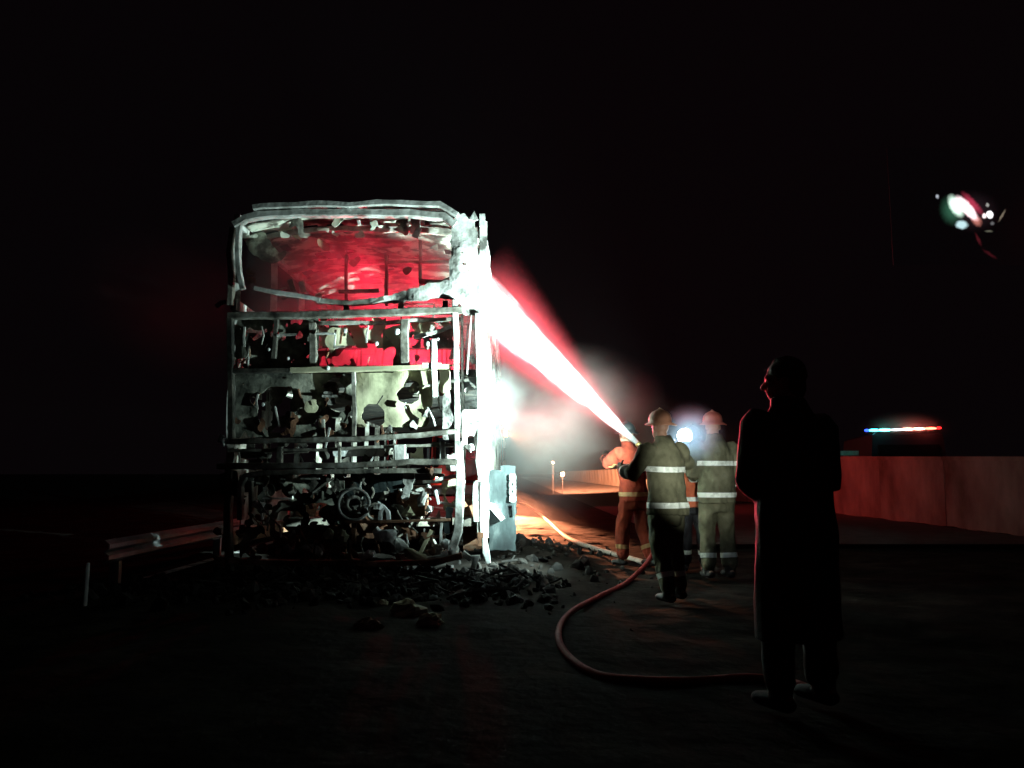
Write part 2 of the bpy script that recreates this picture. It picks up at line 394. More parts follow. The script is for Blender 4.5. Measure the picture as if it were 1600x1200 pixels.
# --- bulkhead panels of the lower deck
def bh(x, y):
    return (disc(638,617,18,14)(x, y) or disc(644,604,11,10)(x, y) or disc(584,650,18,20)(x, y))
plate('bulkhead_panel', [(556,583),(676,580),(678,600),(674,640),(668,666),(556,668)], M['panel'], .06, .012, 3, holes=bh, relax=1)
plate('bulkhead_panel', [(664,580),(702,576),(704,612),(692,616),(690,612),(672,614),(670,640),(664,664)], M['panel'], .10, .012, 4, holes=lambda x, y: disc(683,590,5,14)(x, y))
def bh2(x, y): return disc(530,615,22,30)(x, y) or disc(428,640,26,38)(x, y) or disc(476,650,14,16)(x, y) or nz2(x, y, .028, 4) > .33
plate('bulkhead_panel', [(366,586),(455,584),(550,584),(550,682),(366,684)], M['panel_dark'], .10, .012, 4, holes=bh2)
beam('vertical_post', [(553,580),(554,640),(553,692)], 6, M['steel'], .02, .05)
beam('vertical_post', [(505,655),(507,692)], 5, M['steel'], .0, .04)
plate('hanging_scrap', [(505,612),(518,612),(526,634),(512,632)], M['ash'], .04, .012, 3)
plate('hanging_scrap', [(476,628),(492,624),(499,640),(490,646),(477,643)], M['panel'], .06, .012, 3)
plate('hanging_scrap', [(455,640),(464,650),(472,664),(452,662)], M['rust'], .05, .012, 3)
plate('quarter_panel', [(692,615),(704,612),(716,612),(716,690),(694,690)], M['ash'], -.01, .02, 4)
plate('quarter_panel', [(722,640),(752,640),(757,700),(740,704),(722,696)], M['ash'], .02, .02, 4, holes=disc(736,690,8,10))
# --- waist beams
beam('cross_beam', [(357,690),(470,688),(560,686),(650,680),(716,674)], 8, M['steel'], 0, .10)
beam('cross_beam', [(357,704),(500,703),(620,697),(716,695)], 5, M['steel'], .04, .08)
beam('cross_beam', [(342,729),(430,728),(560,727),(640,722),(716,722)], 10, M['steel'], -.02, .12)
plate('filler_panel', [(520,703),(578,701),(610,704),(600,714),(560,714),(520,713)], M['foam'], .10, .012, 4)
plate('filler_panel', [(372,704),(425,706),(422,716),(372,716)], M['panel_dark'], .10, .012, 4)
beam('short_strut', [(625,695),(625,724)], 18, M['ash'], .0, .06)
beam('short_strut', [(692,690),(692,724)], 8, M['ash'], .0, .06)
beam('short_strut', [(530,700),(530,727)], 4, M['steel'], .0, .05)
beam('short_strut', [(437,698),(437,727)], 9, M['soot'], .0, .06)
plate('filler_panel', [(640,697),(660,697),(660,720),(642,720)], M['panel'], .12, .012, 3, holes=disc(646,703,6))
plate('filler_panel', [(697,700),(714,700),(714,735),(697,735)], M['ash'], .08, .012, 3, holes=disc(703,706,6))
# --- engine bay
beam('engine_bay_frame', [(376,812),(376,760),(384,743),(420,738),(560,736),(690,736)], 8, M['steel'], -.02, .08)
beam('engine_bay_frame', [(392,800),(392,752)], 6, M['soot'], .02, .06)
plate('grille_panel', [(535,740),(640,738),(628,772),(600,770),(580,790),(540,778)], M['flap'], .12, .012, 4, holes=lambda x, y: nz2(x, y, .05, 2) > .35)
plate('grille_panel', [(344,740),(372,736),(372,776),(346,770)], M['flap'], .04, .012, 4)
plate('grille_panel', [(440,745),(530,742),(528,790),(500,786),(450,792)], M['panel_dark'], .16, .012, 4, holes=lambda x, y: nz2(x, y, .05, 7) > .22)
plate('bracket_plate', [(630,738),(648,738),(646,760),(636,782),(627,780),(632,760)], M['ash'], .0, .02, 3)
plate('bracket_plate', [(690,752),(716,748),(716,790),(694,800)], M['panel'], .10, .012, 3, holes=disc(704,774,7,12))
beam('rod', [(680,750),(716,742)], 5, M['ash'], -.02, .03)
beam('rod', [(681,766),(686,788)], 4, M['foam'], -.03, .03)
beam('rod', [(540,816),(600,815),(660,813),(704,812)], 4, M['rust'], -.06, .04)
beam('rod', [(690,812),(689,850)], 4, M['ash'], -.05, .03)
beam('rod', [(553,818),(553,850)], 7, M['rust'], -.02, .04)
plate('bracket_plate', [(697,792),(708,792),(706,834),(694,834)], M['flap'], -.06, .015, 3)
# fan ring and pulleys
def ring(cx, cy, r0, th, dy, m, name):
    c = BP(cx, cy, dy); n = 20; pts = [c + Vector((math.cos(2*math.pi*i/n)*r0/148, random.uniform(-.008, .008), math.sin(2*math.pi*i/n)*r0/148)) for i in range(n+1)]
    mb = MB(); mb.tube(pts, th/148, n=6, up=(0, 1, 0), dome=False); return bpart(mb, name, m, True)
ring(553, 788, 24, 2.5, -.06, M['ash'], 'fan_ring')
ring(553, 788, 11, 3, -.05, M['steel'], 'pulley'); ring(586, 800, 12, 2.5, .02, M['steel'], 'pulley')
for k in range(6):
    a = k*math.pi/3+.3; mb = MB(); c = BP(553, 788, -.04)
    mb.tube([c+Vector((math.cos(a)*.05, 0, math.sin(a)*.05)), c+Vector((math.cos(a)*.15, .02, math.sin(a)*.15))], .018, .006, n=6, up=(0, 1, 0)); bpart(mb, 'fan_blade', M['soot'])
mb = MB(); c = BP(585, 800, .55); mb.ell(c, (.55, .38, .34), n=16, m=10); eb = bpart(mb, 'engine_block', M['soot'])
mb = MB()
for (dx, dz, sx, sz) in ((-.3, .25, .14, .12), (.1, .3, .2, .1), (.4, .12, .15, .16), (-.1, -.15, .3, .12)):
    p = BP(585, 800, .28) + Vector((dx, 0, dz)); mb.box((p.x-sx, p.y-.12, p.z-sz), (p.x+sx, p.y+.3, p.z+sz))
bpart(mb, 'engine_head', M['rust'])
# pale fragments picked out by the lamp
for (x, y, rx, ry, mk) in ((660,779,7,11,'ash'),(625,853,12,11,'ash'),(600,837,18,10,'foam'),(590,832,8,7,'foam'),(612,834,8,7,'foam'),(570,868,11,6,'foam'),(579,866,6,5,'foam'),(405,790,9,7,'foam'),(480,856,12,5,'ash'),
                           (498,862,5,8,'ash'),(515,832,8,8,'panel'),(537,838,7,10,'panel'),(440,845,12,6,'rust'),(450,857,9,5,'ash'),(684,858,9,9,'ash'),(697,850,7,7,'foam'),(672,735,6,5,'rust'),(668,760,3,3,'foam'),(672,780,3,3,'foam'),(672,796,3,3,'foam'),(638,800,6,5,'panel'),
                           (345,685,4,7,'foam'),(350,690,4,3,'foam'),(500,793,4,2,'foam'),(342,830,5,4,'rust'),(340,873,8,5,'rust'),(596,790,4,4,'foam'),(566,784,5,4,'ash'),(572,795,4,4,'ash'),(735,700,6,5,'ash'),(520,855,22,8,'rust'),(650,868,26,7,'panel'),(708,862,10,9,'ash'),(640,835,14,9,'rust')):
    mb = MB(); mb.ell(BP(x, y, random.uniform(-.08, .03)), (rx/148, .04, ry/148), rot=Euler((0, random.uniform(-.5, .5), 0)).to_matrix(), n=9, m=5)
    s = random.random()*9
    mb.v = [tuple(Vector(v) + Vector((noise.noise(Vector(v)*24+Vector((s, 0, 0))), 0, noise.noise(Vector(v)*24+Vector((0, s, 0)))))*.05) for v in mb.v]
    bpart(mb, 'burnt_fragment', M[mk])
beam('bent_bracket', [(594,812),(594,800),(600,792),(606,800),(607,812)], 6, M['foam'], -.07, .03)
beam('bent_bracket', [(655,868),(662,852),(670,838),(674,828)], 6, M['panel'], -.03, .03)
# right corner: white scorched column and dripping foam
beam('corner_post', [(716,690),(719,740),(718,790),(716,830),(708,856),(690,872),(664,878)], 13, M['ash'], -.03, .10)
beam('corner_post', [(726,700),(724,760),(722,800)], 5, M['ash'], .10, .04)
beam('side_rail', [(752,696),(749,720),(753,745)], 13, M['foam'], .05, .10)
beam('foam_drip', [(757,735),(755,770),(756,800),(757,840)], 9, M['foam'], .10, .06, var=.4)
beam('foam_drip', [(757,840),(759,862),(764,880)], 8, M['foam'], .08, .05, var=.4)
beam('foam_drip', [(743,752),(742,780),(744,815)], 7, M['foam'], .02, .05, var=.4)
beam('foam_drip', [(757,790),(770,792),(785,812)], 11, M['foam'], .18, .05, var=.35)
beam('bent_bracket', [(722,864),(735,872),(746,868),(738,890),(730,902)], 9, M['ash'], -.04, .05)
beam('wire_loop', [(742,800),(741,760),(744,752),(752,752)], 2, M['ash'], -.02, .012)
# bumper remains
beam('bumper', [(543,864),(549,876),(575,882),(640,880),(690,876),(722,868)], 9, M['rust'], -.10, .07)
beam('bumper', [(505,927),(540,924),(568,922)], 5, M['rust'], -.12, .05)
beam('bumper', [(570,922),(571,890)], 5, M['rust'], -.12, .05)
beam('bumper', [(500,888),(505,930)], 4, M['rust'], -.10, .05)
beam('chassis_rail', [(360,876),(460,880),(545,878)], 8, M['rust'], .0, .10)
beam('chassis_rail', [(360,735),(356,800),(358,880),(360,905)], 10, M['soot'], .05, .10)
beam('chassis_rail', [(590,905),(660,900),(700,903)], 8, M['rust'], .15, .10)
# open side flap with a strip of worn lettering
fl = plate('luggage_flap', [(764,733),(806,728),(807,862),(766,858)], M['flap'], .22, .02, 6, bulge=.004, relax=0)
for k, yy in enumerate((746, 757, 768, 779)):
    for (ax, ay, bx, by) in ((-3.5,-4,3.5,-4),(-3.5,4,3.5,4),(-3.5,-4,-3.5,4),(3.5,-4,3.5,4)) + (((-3.5,0,3.5,0),) if k in (0, 3) else ()):
        beam('worn_letter', [(801+ax,yy+ay),(801+ax*.001+bx,yy+by)], 2.4, M['mark'], .19, .006, jit=0, var=.05)
beam('worn_letter', [(802,788),(803,806)], 4, M['flap'], .19, .006, jit=0)
# --- torn skin still clinging to the frames
def torn(x0, y0, x1, y1, m, dy, sc, off, th): plate('torn_skin', [(x0,y0),(x1,y0),(x1,y1),(x0,y1)], M[m], dy, .006, 4, holes=lambda x, y: nz2(x, y, sc, off) < th, bulge=.02, relax=1)
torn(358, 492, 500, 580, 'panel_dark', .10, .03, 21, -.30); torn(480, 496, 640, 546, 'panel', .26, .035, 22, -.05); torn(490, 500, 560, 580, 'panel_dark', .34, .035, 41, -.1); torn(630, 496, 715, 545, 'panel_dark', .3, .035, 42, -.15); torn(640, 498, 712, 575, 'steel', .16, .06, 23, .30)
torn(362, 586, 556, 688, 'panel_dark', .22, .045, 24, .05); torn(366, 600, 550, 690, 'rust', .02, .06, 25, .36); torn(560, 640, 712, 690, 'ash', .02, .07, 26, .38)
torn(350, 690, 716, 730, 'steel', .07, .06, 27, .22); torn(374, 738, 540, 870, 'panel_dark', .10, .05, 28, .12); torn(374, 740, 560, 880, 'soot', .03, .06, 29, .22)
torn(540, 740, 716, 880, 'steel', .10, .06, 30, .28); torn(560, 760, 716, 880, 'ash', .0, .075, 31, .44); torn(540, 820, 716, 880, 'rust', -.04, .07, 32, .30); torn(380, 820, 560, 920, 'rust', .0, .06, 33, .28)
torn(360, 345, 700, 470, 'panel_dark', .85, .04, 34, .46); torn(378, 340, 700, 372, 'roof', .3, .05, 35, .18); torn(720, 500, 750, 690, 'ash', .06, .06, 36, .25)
for k in range(26):
    x, y = random.uniform(380, 712), random.choice((random.uniform(500, 575), random.uniform(585, 690), random.uniform(740, 870), random.uniform(740, 870)))
    pts_ = [(x, y)]; dx = random.uniform(-1.6, 1.6)
    for q_ in range(random.randint(2, 4)): pts_.append((pts_[-1][0]+dx*random.uniform(2, 8), pts_[-1][1]+random.uniform(4, 12)))
    beam('hanging_wire', pts_, random.uniform(1.2, 3), M[random.choice(('ash', 'steel', 'rust', 'soot'))], random.uniform(-.05, .12), .014, jit=.004)
for k in range(60):                                         # thin bent members of the rear framing
    x, y = random.uniform(370, 712), random.choice((random.uniform(500, 572), random.uniform(590, 685), random.uniform(694, 725), random.uniform(742, 872), random.uniform(742, 872)))
    hor = random.random() < .5; ln2_ = random.uniform(14, 55); a_ = random.gauss(0, 4); b_ = random.gauss(0, 4)
    q_ = [(x, y), (x+ln2_*.5, y+a_*.6), (min(x+ln2_, 714), y+a_)] if hor else [(x, y), (x+a_*.6, y+ln2_*.3), (x+b_, y+ln2_*.6)]
    beam('thin_member', q_, random.uniform(1.6, 4), M[random.choice(('ash', 'steel', 'steel', 'rust', 'ash'))], random.uniform(-.03, .10), .02)
# --- decks, side frames, roof and seats behind the rear face
mb = MB(); mb.box((XL+.06, BY+.30, ZDECK-.10), (XR-.06, BY+LEN, ZDECK-.02)); bpart(mb, 'upper_deck_floor', M['soot'])
mb = MB(); mb.box((XL+.06, BY+2.1, .42), (XR-.06, BY+LEN, .52)); bpart(mb, 'lower_deck_floor', M['soot'])
for side, X in (('l', XL), ('r', XR)):
    sg = -1 if side == 'l' else 1
    for (z0, z1, mm) in ((2.12, 2.34, 'steel'), (2.86, 2.98, 'ash'), (3.78, 3.92, 'ash'), (1.02, 1.14, 'steel'), (.34, .48, 'rust')):
        mb = MB(); pts = rough_path([Vector((X, BY+.06, (z0+z1)/2)), Vector((X, BY+LEN, (z0+z1)/2))], .5, .012); mb.tube(pts, .03, (z1-z0)/2, square=True, dome=False)
        bpart(mb, 'side_rail', M[mm])
    for k in range(10):
        y = BY + .12 + k*(LEN-.2)/9
        mb = MB(); mb.tube(rough_path([Vector((X, y, .4)), Vector((X, y, 2.2)), Vector((X, y, 3.85))], .3, .012), .035, .04, square=True, dome=False)
        bpart(mb, 'side_post', M['ash' if k < 3 else 'steel'])
    # lower and waist body panels, warped sheets with burnt holes
    for (z0, z1, ya, yb) in ((.50, 1.02, 0.5, 5.2), (1.14, 2.10, 0.12, 1.5), (2.34, 2.86, 0.12, 11.8), (.5, 1.02, 6.6, 11.9)):
        g2 = MB(); nyc = max(2, int((yb-ya)/.12)); nzc = max(2, int((z1-z0)/.12)); idx = {}
        for i in range(nyc):
            for j in range(nzc):
                if noise.noise(Vector((i*.35, j*.35, z0*3+sg))) > .30: continue
                q = []
                for (a, b) in ((i, j), (i+1, j), (i+1, j+1), (i, j+1)):
                    if (a, b) not in idx:
                        yy = BY+ya+(yb-ya)*a/nyc; zz = z0+(z1-z0)*b/nzc
                        idx[(a, b)] = len(g2.v); g2.v.append((X+.03*noise.noise(Vector((yy*2, zz*2, sg))), yy, zz))
                    q.append(idx[(a, b)])
                g2.f.append(tuple(q))
        g2.v = [tuple(Vector(v)-bus_o) for v in g2.v]
        me = bpy.data.meshes.new('side_panel'); me.from_pydata(g2.v, [], g2.f); me = evaluated(me, [('SOLIDIFY', dict(thickness=.012, offset=0))])
        link('side_panel', me, M['steel'], bus)
# roof: arched sheet with burnt-out holes, plus hoops
def roofz(x): u = (x-(XL+XR)/2)/((XR-XL)/2); return ZTOP - .16*abs(u)**3.2
g2 = MB(); idx = {}; NXR, NYR = 26, 90
for i in range(NXR):
    for j in range(NYR):
        h = noise.noise(Vector((i*.17, j*.22, 1.7))) + .5*noise.noise(Vector((i*.5, j*.5, 4.7)))
        if h > .34 and j > 2: continue
        q = []
        for (a, b) in ((i, j), (i+1, j), (i+1, j+1), (i, j+1)):
            if (a, b) not in idx:
                x = XL+.05+(XR-XL-.1)*a/NXR; y = BY+.18+(LEN-.2)*b/NYR
                sag = .05*noise.noise(Vector((x*1.3, y*.9, 0)))+.025*noise.noise(Vector((x*4, y*4, 2)))
                idx[(a, b)] = len(g2.v); g2.v.append((x, y, roofz(x)-.03-abs(sag)))
            q.append(idx[(a, b)])
        g2.f.append(tuple(q))
g2.v = [tuple(Vector(v)-bus_o) for v in g2.v]
me = bpy.data.meshes.new('roof_skin'); me.from_pydata(g2.v, [], g2.f); me = evaluated(me, [('SOLIDIFY', dict(thickness=.012, offset=0))])
link('roof_skin', me, M['roof'], bus)
for k in range(9):
    y = BY+.5+k*1.4; mb = MB()
    mb.tube([Vector((XL+.05+(XR-XL-.1)*i/10, y, roofz(XL+.05+(XR-XL-.1)*i/10)-.12+random.uniform(-.015, .015))) for i in range(11)], .025, .03, square=True, dome=False)
    bpart(mb, 'roof_hoop', M['steel' if k < 4 else 'soot'])
# loose ceiling lining hanging at the left, lit grey-green
plate('ceiling_flake', [(385,362),(408,356),(424,380),(436,396),(446,392),(449,400),(430,412),(410,408),(390,392),(380,374)], M['roof'], .45, .01, 4)
plate('ceiling_flake', [(440,345),(458,345),(456,362),(474,370),(470,376),(452,366),(440,370),(436,356)], M['panel'], .5, .01, 4)
plate('ceiling_flake', [(408,350),(432,348),(436,372),(420,376)], M['flap'], .55, .01, 4)
plate('ceiling_flake', [(498,372),(506,376),(520,388),(508,394),(496,382)], M['rust'], .7, .01, 4)
# seats and rails on the upper deck (dark skeletons against the red smoke)
def dark(pix, w, dy): beam('seat_rail', pix, w, M['soot'], dy, .05)
dark([(541,398),(541,468)], 5, .7); dark([(530,456),(592,454)], 6, .6); dark([(604,398),(604,478)], 6, 1.0); dark([(604,410),(708,409)], 5, 1.0); dark([(657,350),(657,452)], 6, 1.2); dark([(655,440),(690,443),(705,436)], 10, .5)
for row in range(6):
    for xx in (XL+.45, XL+.9, XR-.9, XR-.45):
        y = BY+1.6+row*1.6; mb = MB(); h = random.uniform(.75, 1.05)
        for dx in (-.19, .19):
            mb.tube([Vector((xx+dx, y, ZDECK)), Vector((xx+dx, y+.02, ZDECK+.45)), Vector((xx+dx+random.uniform(-.04, .04), y+.18, ZDECK+h))], .014, n=5)
        mb.tube([Vector((xx-.19, y+.18, ZDECK+h)), Vector((xx+.19, y+.18, ZDECK+h))], .014, n=5)
        mb.tube([Vector((xx-.19, y, ZDECK+.42)), Vector((xx+.19, y, ZDECK+.42))], .014, n=5)
        bpart(mb, 'seat_frame', M['soot'])
# front end frame
for (a, b) in (((XL, .5), (XL, 3.85)), ((XR, .5), (XR, 3.85)), (((XL+XR)/2, 2.3), ((XL+XR)/2, 3.9)), ((XL, 2.3), (XR, 2.3)), ((XL, 2.95), (XR, 2.95)), ((XL, 3.9), (XR, 3.9)), ((XL, .9), (XR, .9))):
    mb = MB(); mb.tube(rough_path([Vector((a[0], BY+LEN, a[1])), Vector((b[0], BY+LEN, b[1]))], .4, .012), .04, .05, square=True, dome=False, up=(0, 1, 0)); bpart(mb, 'front_frame', M['soot'])
# burnt wheels
for xx in (XL+.2, XR-.2):
    for yy in (BY+2.9, BY+8.9):
        mb = MB(); rr = .40
        rings = []
        for (dx, r_) in ((-.14, .20), (-.14, rr), (.14, rr), (.14, .20), (.02, .16)):
            rings.append([Vector((xx+dx, yy+r_*math.cos(2*math.pi*i/18), rr+r_*math.sin(2*math.pi*i/18))) for i in range(18)])
        mb.loft(rings); bpart(mb, 'wheel', M['rust'])
# lower deck clutter behind the bulkhead
for k in range(46):
    px, py = random.uniform(372, 700), random.choice((random.uniform(600, 684), random.uniform(745, 870), random.uniform(745, 870)))
    if random.random() < .55:
        ang = random.uniform(0, 6.28); ln = random.uniform(10, 34)
        beam('scrap_bar', [(px, py), (px+math.cos(ang)*ln, py+math.sin(ang)*ln*.7)], random.uniform(3, 7), M[random.choice(('soot', 'rust', 'steel', 'soot'))], random.uniform(.1, .45), .04)
    else:
        mb = MB(); q = random.uniform(.03, .10); mb.ell(BP(px, py, random.uniform(.12, .5)), (q, q*.8, q*random.uniform(.5, 1.1)), n=8, m=5); s = random.random()*9
        mb.v = [tuple(Vector(v)+Vector((noise.noise(Vector(v)*14+Vector((s,)*3)), 0, noise.noise(Vector(v)*14-Vector((s,)*3))))*.04) for v in mb.v]
        bpart(mb, 'scrap_lump', M[random.choice(('soot', 'rust', 'panel_dark'))])

# ================================================================== DEBRIS under and behind the coach
deb = MB()
ico = bmesh.new(); bmesh.ops.create_icosphere(ico, subdivisions=1, radius=1); IV = [v.co.copy() for v in ico.verts]; IF = [tuple(v.index for v in f.verts) for f in ico.faces]; ico.free()
def chunk(mb, c, s, flat=.6):
    e = Euler((random.uniform(0, 6), random.uniform(0, 6), random.uniform(0, 6))).to_matrix(); sx, sy, sz = s*random.uniform(.6, 1.4), s*random.uniform(.6, 1.4), s*flat*random.uniform(.5, 1.2)
    mb.add([Vector(c) + e @ Vector((v.x*sx*random.uniform(.7, 1.2), v.y*sy*random.uniform(.7, 1.2), v.z*sz)) for v in IV], IF)
for k in range(1500):
    x = random.gauss(-1.55, 1.15); y = BY + random.gauss(-.35, .55)
    if x > .55 or y < 6.4: continue
    s = abs(random.gauss(0, .035))+.012
    pile = .16*math.exp(-((x+1.6)/1.3)**2-((y-BY)/.55)**2)*random.random()
    chunk(deb, (x, y, gheight(x, y)+s*.3+pile), s)
for k in range(260):
    x = random.gauss(.2, .6); y = random.gauss(10.2, 1.5)
    s = abs(random.gauss(0, .03))+.012; chunk(deb, (x, y, gheight(x, y)+s*.3), s)
for k in range(120):
    x = random.uniform(-3.2, .4); y = BY+random.uniform(-1.2, .3); z = gheight(x, y)+random.uniform(.02, .16); a = random.uniform(0, 6.28); l = random.uniform(.08, .3)
    deb.tube([Vector((x, y, z)), Vector((x+math.cos(a)*l, y+math.sin(a)*l*.5, z+random.uniform(-.03, .10)))], random.uniform(.006, .018), n=5)
tag(deb.build('charred_debris', M['rubble']), 'scatter of charred scraps and ash heaped under the coach', 'debris', kind='stuff')
# a few large lumps that can be told apart
for (px, py, s, lab) in ((635,945,.13,'large pale charred lump lying below the coach bumper'),(672,962,.09,'rounded grey charred lump beside the larger pale lump'),(575,965,.09,'small rusty brown charred lump in front of the bumper remains'),(600,934,.05,'small pale square scrap on the debris under the bumper')):
    p = gnd(px, py, .05); mb = MB(); mb.ell((0, 0, 0), (s, s*.7, s*.6), n=14, m=9); o_ = random.random()*9
    mb.v = [tuple(Vector(v)*(1+.55*noise.noise(Vector(v)*(1.6/s)+Vector((o_,)*3))+.4*noise.noise(Vector(v)*(4/s)+Vector((o_,)*3)))) for v in mb.v]
    o = mb.build('charred_lump', M['panel' if 'pale' in lab else ('flap' if 'grey' in lab else 'rust')]); o.location = (p.x, p.y, gheight(p.x, p.y)+s*.25); tag(o, lab, 'debris lump')

# ================================================================== LEFT ROADSIDE
rail = empty('guard_rail', (-3.98, 5, 0)); tag(rail, 'low galvanised steel guard rail on short posts along the left verge', 'guard rail')
prof = [(-.02, .22), (.03, .26), (.03, .30), (-.02, .335), (.03, .37), (.03, .41), (-.02, .45)]
mb = MB(); rings = []
for k in range(0, 30):
    y = 2.9 + k*1.0 if k else 2.86
    rings.append([Vector((p[0], y, p[1])) for p in prof] + [Vector((p[0]-.012, y, p[1])) for p in reversed(prof)])
mb.loft(rings); mb.build('beam', M['galv'], rail)
for k in range(10):
    mb = MB(); mb.box((-.13, 3.2+k*2.8, -.2), (-.035, 3.26+k*2.8, .44)); mb.build('post', M['galv'], rail)
p = gnd(133, 945); mp = empty('marker_post', (p.x, p.y, 0)); tag(mp, 'slim white marker post standing before the guard rail', 'marker post')
mb = MB(); mb.tube([Vector((0, 0, -.05)), Vector((.004, 0, .34))], .026, .012, n=8); mb.build('post', M['white_paint'], mp)
mb = MB(); mb.box((-.012, -.012, .20), (.014, -.009, .30)); mb.build('reflector', M['stripe'], mp)
ln = MB()
for k in range(12): ln.add([(-3.86, 8.4+k, .022), (-3.74, 8.4+k, .022), (-3.74, 9.4+k, .022), (-3.86, 9.4+k, .022)], [(0, 1, 2, 3)])
tag(ln.build('edge_line', M['line']), kind='structure')

# ================================================================== HOSES
def smooth_path(ps, n=12):
    out = []
    for i in range(len(ps)-1):
        p0, p1, p2, p3 = ps[max(i-1, 0)], ps[i], ps[i+1], ps[min(i+2, len(ps)-1)]
        for k in range(n):
            t = k/n; out.append(.5*((2*p1)+(p2-p0)*t+(2*p0-5*p1+4*p2-p3)*t*t+(3*p1-p0-3*p2+p3)*t**3))
    out.append(ps[-1]); return out
def hose(name, pix, rad, m, lab, extra=()):
    ps = []
    for (x, y) in pix:
        p = gnd(x, y, .03); p.z = gheight(p.x, p.y)+rad*.8; ps.append(p)
    ps = list(extra)+ps
    mb = MB(); mb.tube(smooth_path(ps), rad, n=10); return tag(mb.build(name, m, None, True), lab, 'hose')

# ================================================================== PEOPLE
def make_person(name, loc, rz, label, H=1.75, lean=0.0, legs=None, arms=None, head_yaw=0.0, head_pitch=0.0, outfit='fire', cloth=None, vox=.012, seed=0, helmet=None, wide=1.0, grip=(.9, .9), stripes=True, hem=.80, group=None):
    """local frame: faces +Y, +X is its right hand; lengths for 1.75 m scaled by H"""
    k = H/1.75; root = empty(name, loc, rz); tag(root, label, 'person', group)
    S = lambda x, y, z: Vector((x, y, z))*k
    ln_ = lambda z: math.tan(lean)*max(0, z-.92)
    TL = lambda x, y, z: S(x, y+ln_(z), z)
    legs = legs or {}
    hipR, hipL = S(.095, 0, .90), S(-.095, 0, .90)
    kneR, kneL = S(*legs.get('kr', (.11, .03, .49))), S(*legs.get('kl', (-.11, .03, .49)))
    ankR, ankL = S(*legs.get('ar', (.12, -.01, .09))), S(*legs.get('al', (-.12, -.01, .09)))
    shR, shL = TL(.185*wide, 0, 1.41), TL(-.185*wide, 0, 1.41)
    elR, elL = S(*arms['er']), S(*arms['el']); wrR, wrL = S(*arms['wr']), S(*arms['wl'])
    hc = TL(0, .035, 1.635)
    hrot = Euler((head_pitch, 0, head_yaw)).to_matrix()
    # ---- body (one continuous surface, hands with five fingers)
    b = MB(); n = 18
    def oval(z, rx, ry, y0=0.0, w=1.0): c = TL(0, y0, z); return [c + Vector((rx*w*k*math.cos(2*math.pi*i/n), ry*k*math.sin(2*math.pi*i/n), 0)) for i in range(n)]
    b.loft([oval(.84, .13, .09), oval(.92, .16, .105), oval(1.02, .145, .10), oval(1.14, .14, .10), oval(1.28, .16, .11, 0, wide), oval(1.38, .17, .10, 0, wide), oval(1.45, .11, .075), oval(1.49, .06, .06)])
    b.tube([TL(0, .0, 1.45), TL(0, .02, 1.58)], .056*k, n=12)
    b.ell(hc+hrot@S(0, -.005, .02), (.075*k, .095*k, .10*k), hrot)                     # skull
    b.ell(hc+hrot@S(0, .03, -.05), (.057*k, .06*k, .065*k), hrot)                       # jaw
    b.tube([hc+hrot@S(0, .088, .015), hc+hrot@S(0, .108, -.022)], [.010*k, .016*k], n=8)  # nose
    b.tube([hc+hrot@S(-.03, .085, .028), hc+hrot@S(.03, .085, .028)], .012*k, n=8)      # brow
    b.tube([hc+hrot@S(-.022, .085, -.052), hc+hrot@S(.022, .085, -.052)], .009*k, n=8)  # lips
    for sx in (-1, 1): b.ell(hc+hrot@S(sx*.077, -.01, -.005), (.012*k, .022*k, .033*k), hrot, n=8, m=6)
    for hip, kn, an in ((hipR, kneR, ankR), (hipL, kneL, ankL)):
        b.tube([hip+Vector((0, 0, .02)), hip.lerp(kn, .5), kn, kn.lerp(an, .35), an], [.085*k, .072*k, .052*k, .052*k, .038*k], n=12, up=(0, 1, 0))
        b.tube([an+S(0, -.04, -.03), an+S(0, .08, -.045), an+S(0, .16, -.06)], [.038*k, .038*k, .026*k], n=10)
    hands = {}
    for side, sh, el, wr, g_ in (('r', shR, elR, wrR, grip[0]), ('l', shL, elL, wrL, grip[1])):
        b.tube([sh, sh.lerp(el, .5), el, el.lerp(wr, .4), wr], [.056*k, .048*k, .040*k, .040*k, .027*k], n=12)
        d = (wr-el).normalized(); sgn = 1 if side == 'r' else -1
        pn = arms.get('pn'+side); pn = Vector(pn) if pn else Vector((-sgn, 0, -.2))
        pn = (pn-d*pn.dot(d)).normalized(); sd = d.cross(pn).normalized()*1.0
        thumb_side = Vector(arms.get('th'+side, (0, 0, 1))); 
        if sd.dot(thumb_side) < 0: sd = -sd
        pc = wr+d*.05*k
        rot = Matrix((sd, pn, d)).transposed()
        b.ell(pc, (.042*k, .017*k, .055*k), rot, n=12, m=8)
        for fi, (off, ln2) in enumerate(((.030, .075), (.010, .085), (-.010, .080), (-.029, .062))):
            p0 = wr+d*.088*k+sd*off*k; pts = [wr+d*.06*k+sd*off*.9*k, p0]; ang = 0; cur = p0
            for sgm in (.45, .32, .25):
                ang += g_*(.75 if sgm > .4 else .95); dr = d*math.cos(ang)+pn*math.sin(ang); cur = cur+dr*ln2*sgm*k; pts.append(cur)
            b.tube(pts, [.010*k, .0098*k, .0092*k, .0086*k, .0075*k], n=7)
        t0 = wr+d*.025*k+sd*.03*k; t1 = t0+(d*.5+sd*.75+pn*.35).normalized()*.04*k; t2 = t1+(d*.85+sd*.15+pn*.6*g_).normalized()*.032*k; t3 = t2+(d*.75-sd*.2*g_+pn*.8*g_).normalized()*.026*k
        b.tube([t0, t1, t2, t3], [.013*k, .0115*k, .0105*k, .009*k], n=7)
        hands[side] = root.matrix_basis @ (wr+d*.095*k+pn*.03*k)
        hands[side+'_local'] = wr+d*.095*k+pn*.03*k
    body = link('body', remesh(b, .0075, 2), M['skin'], root, True)
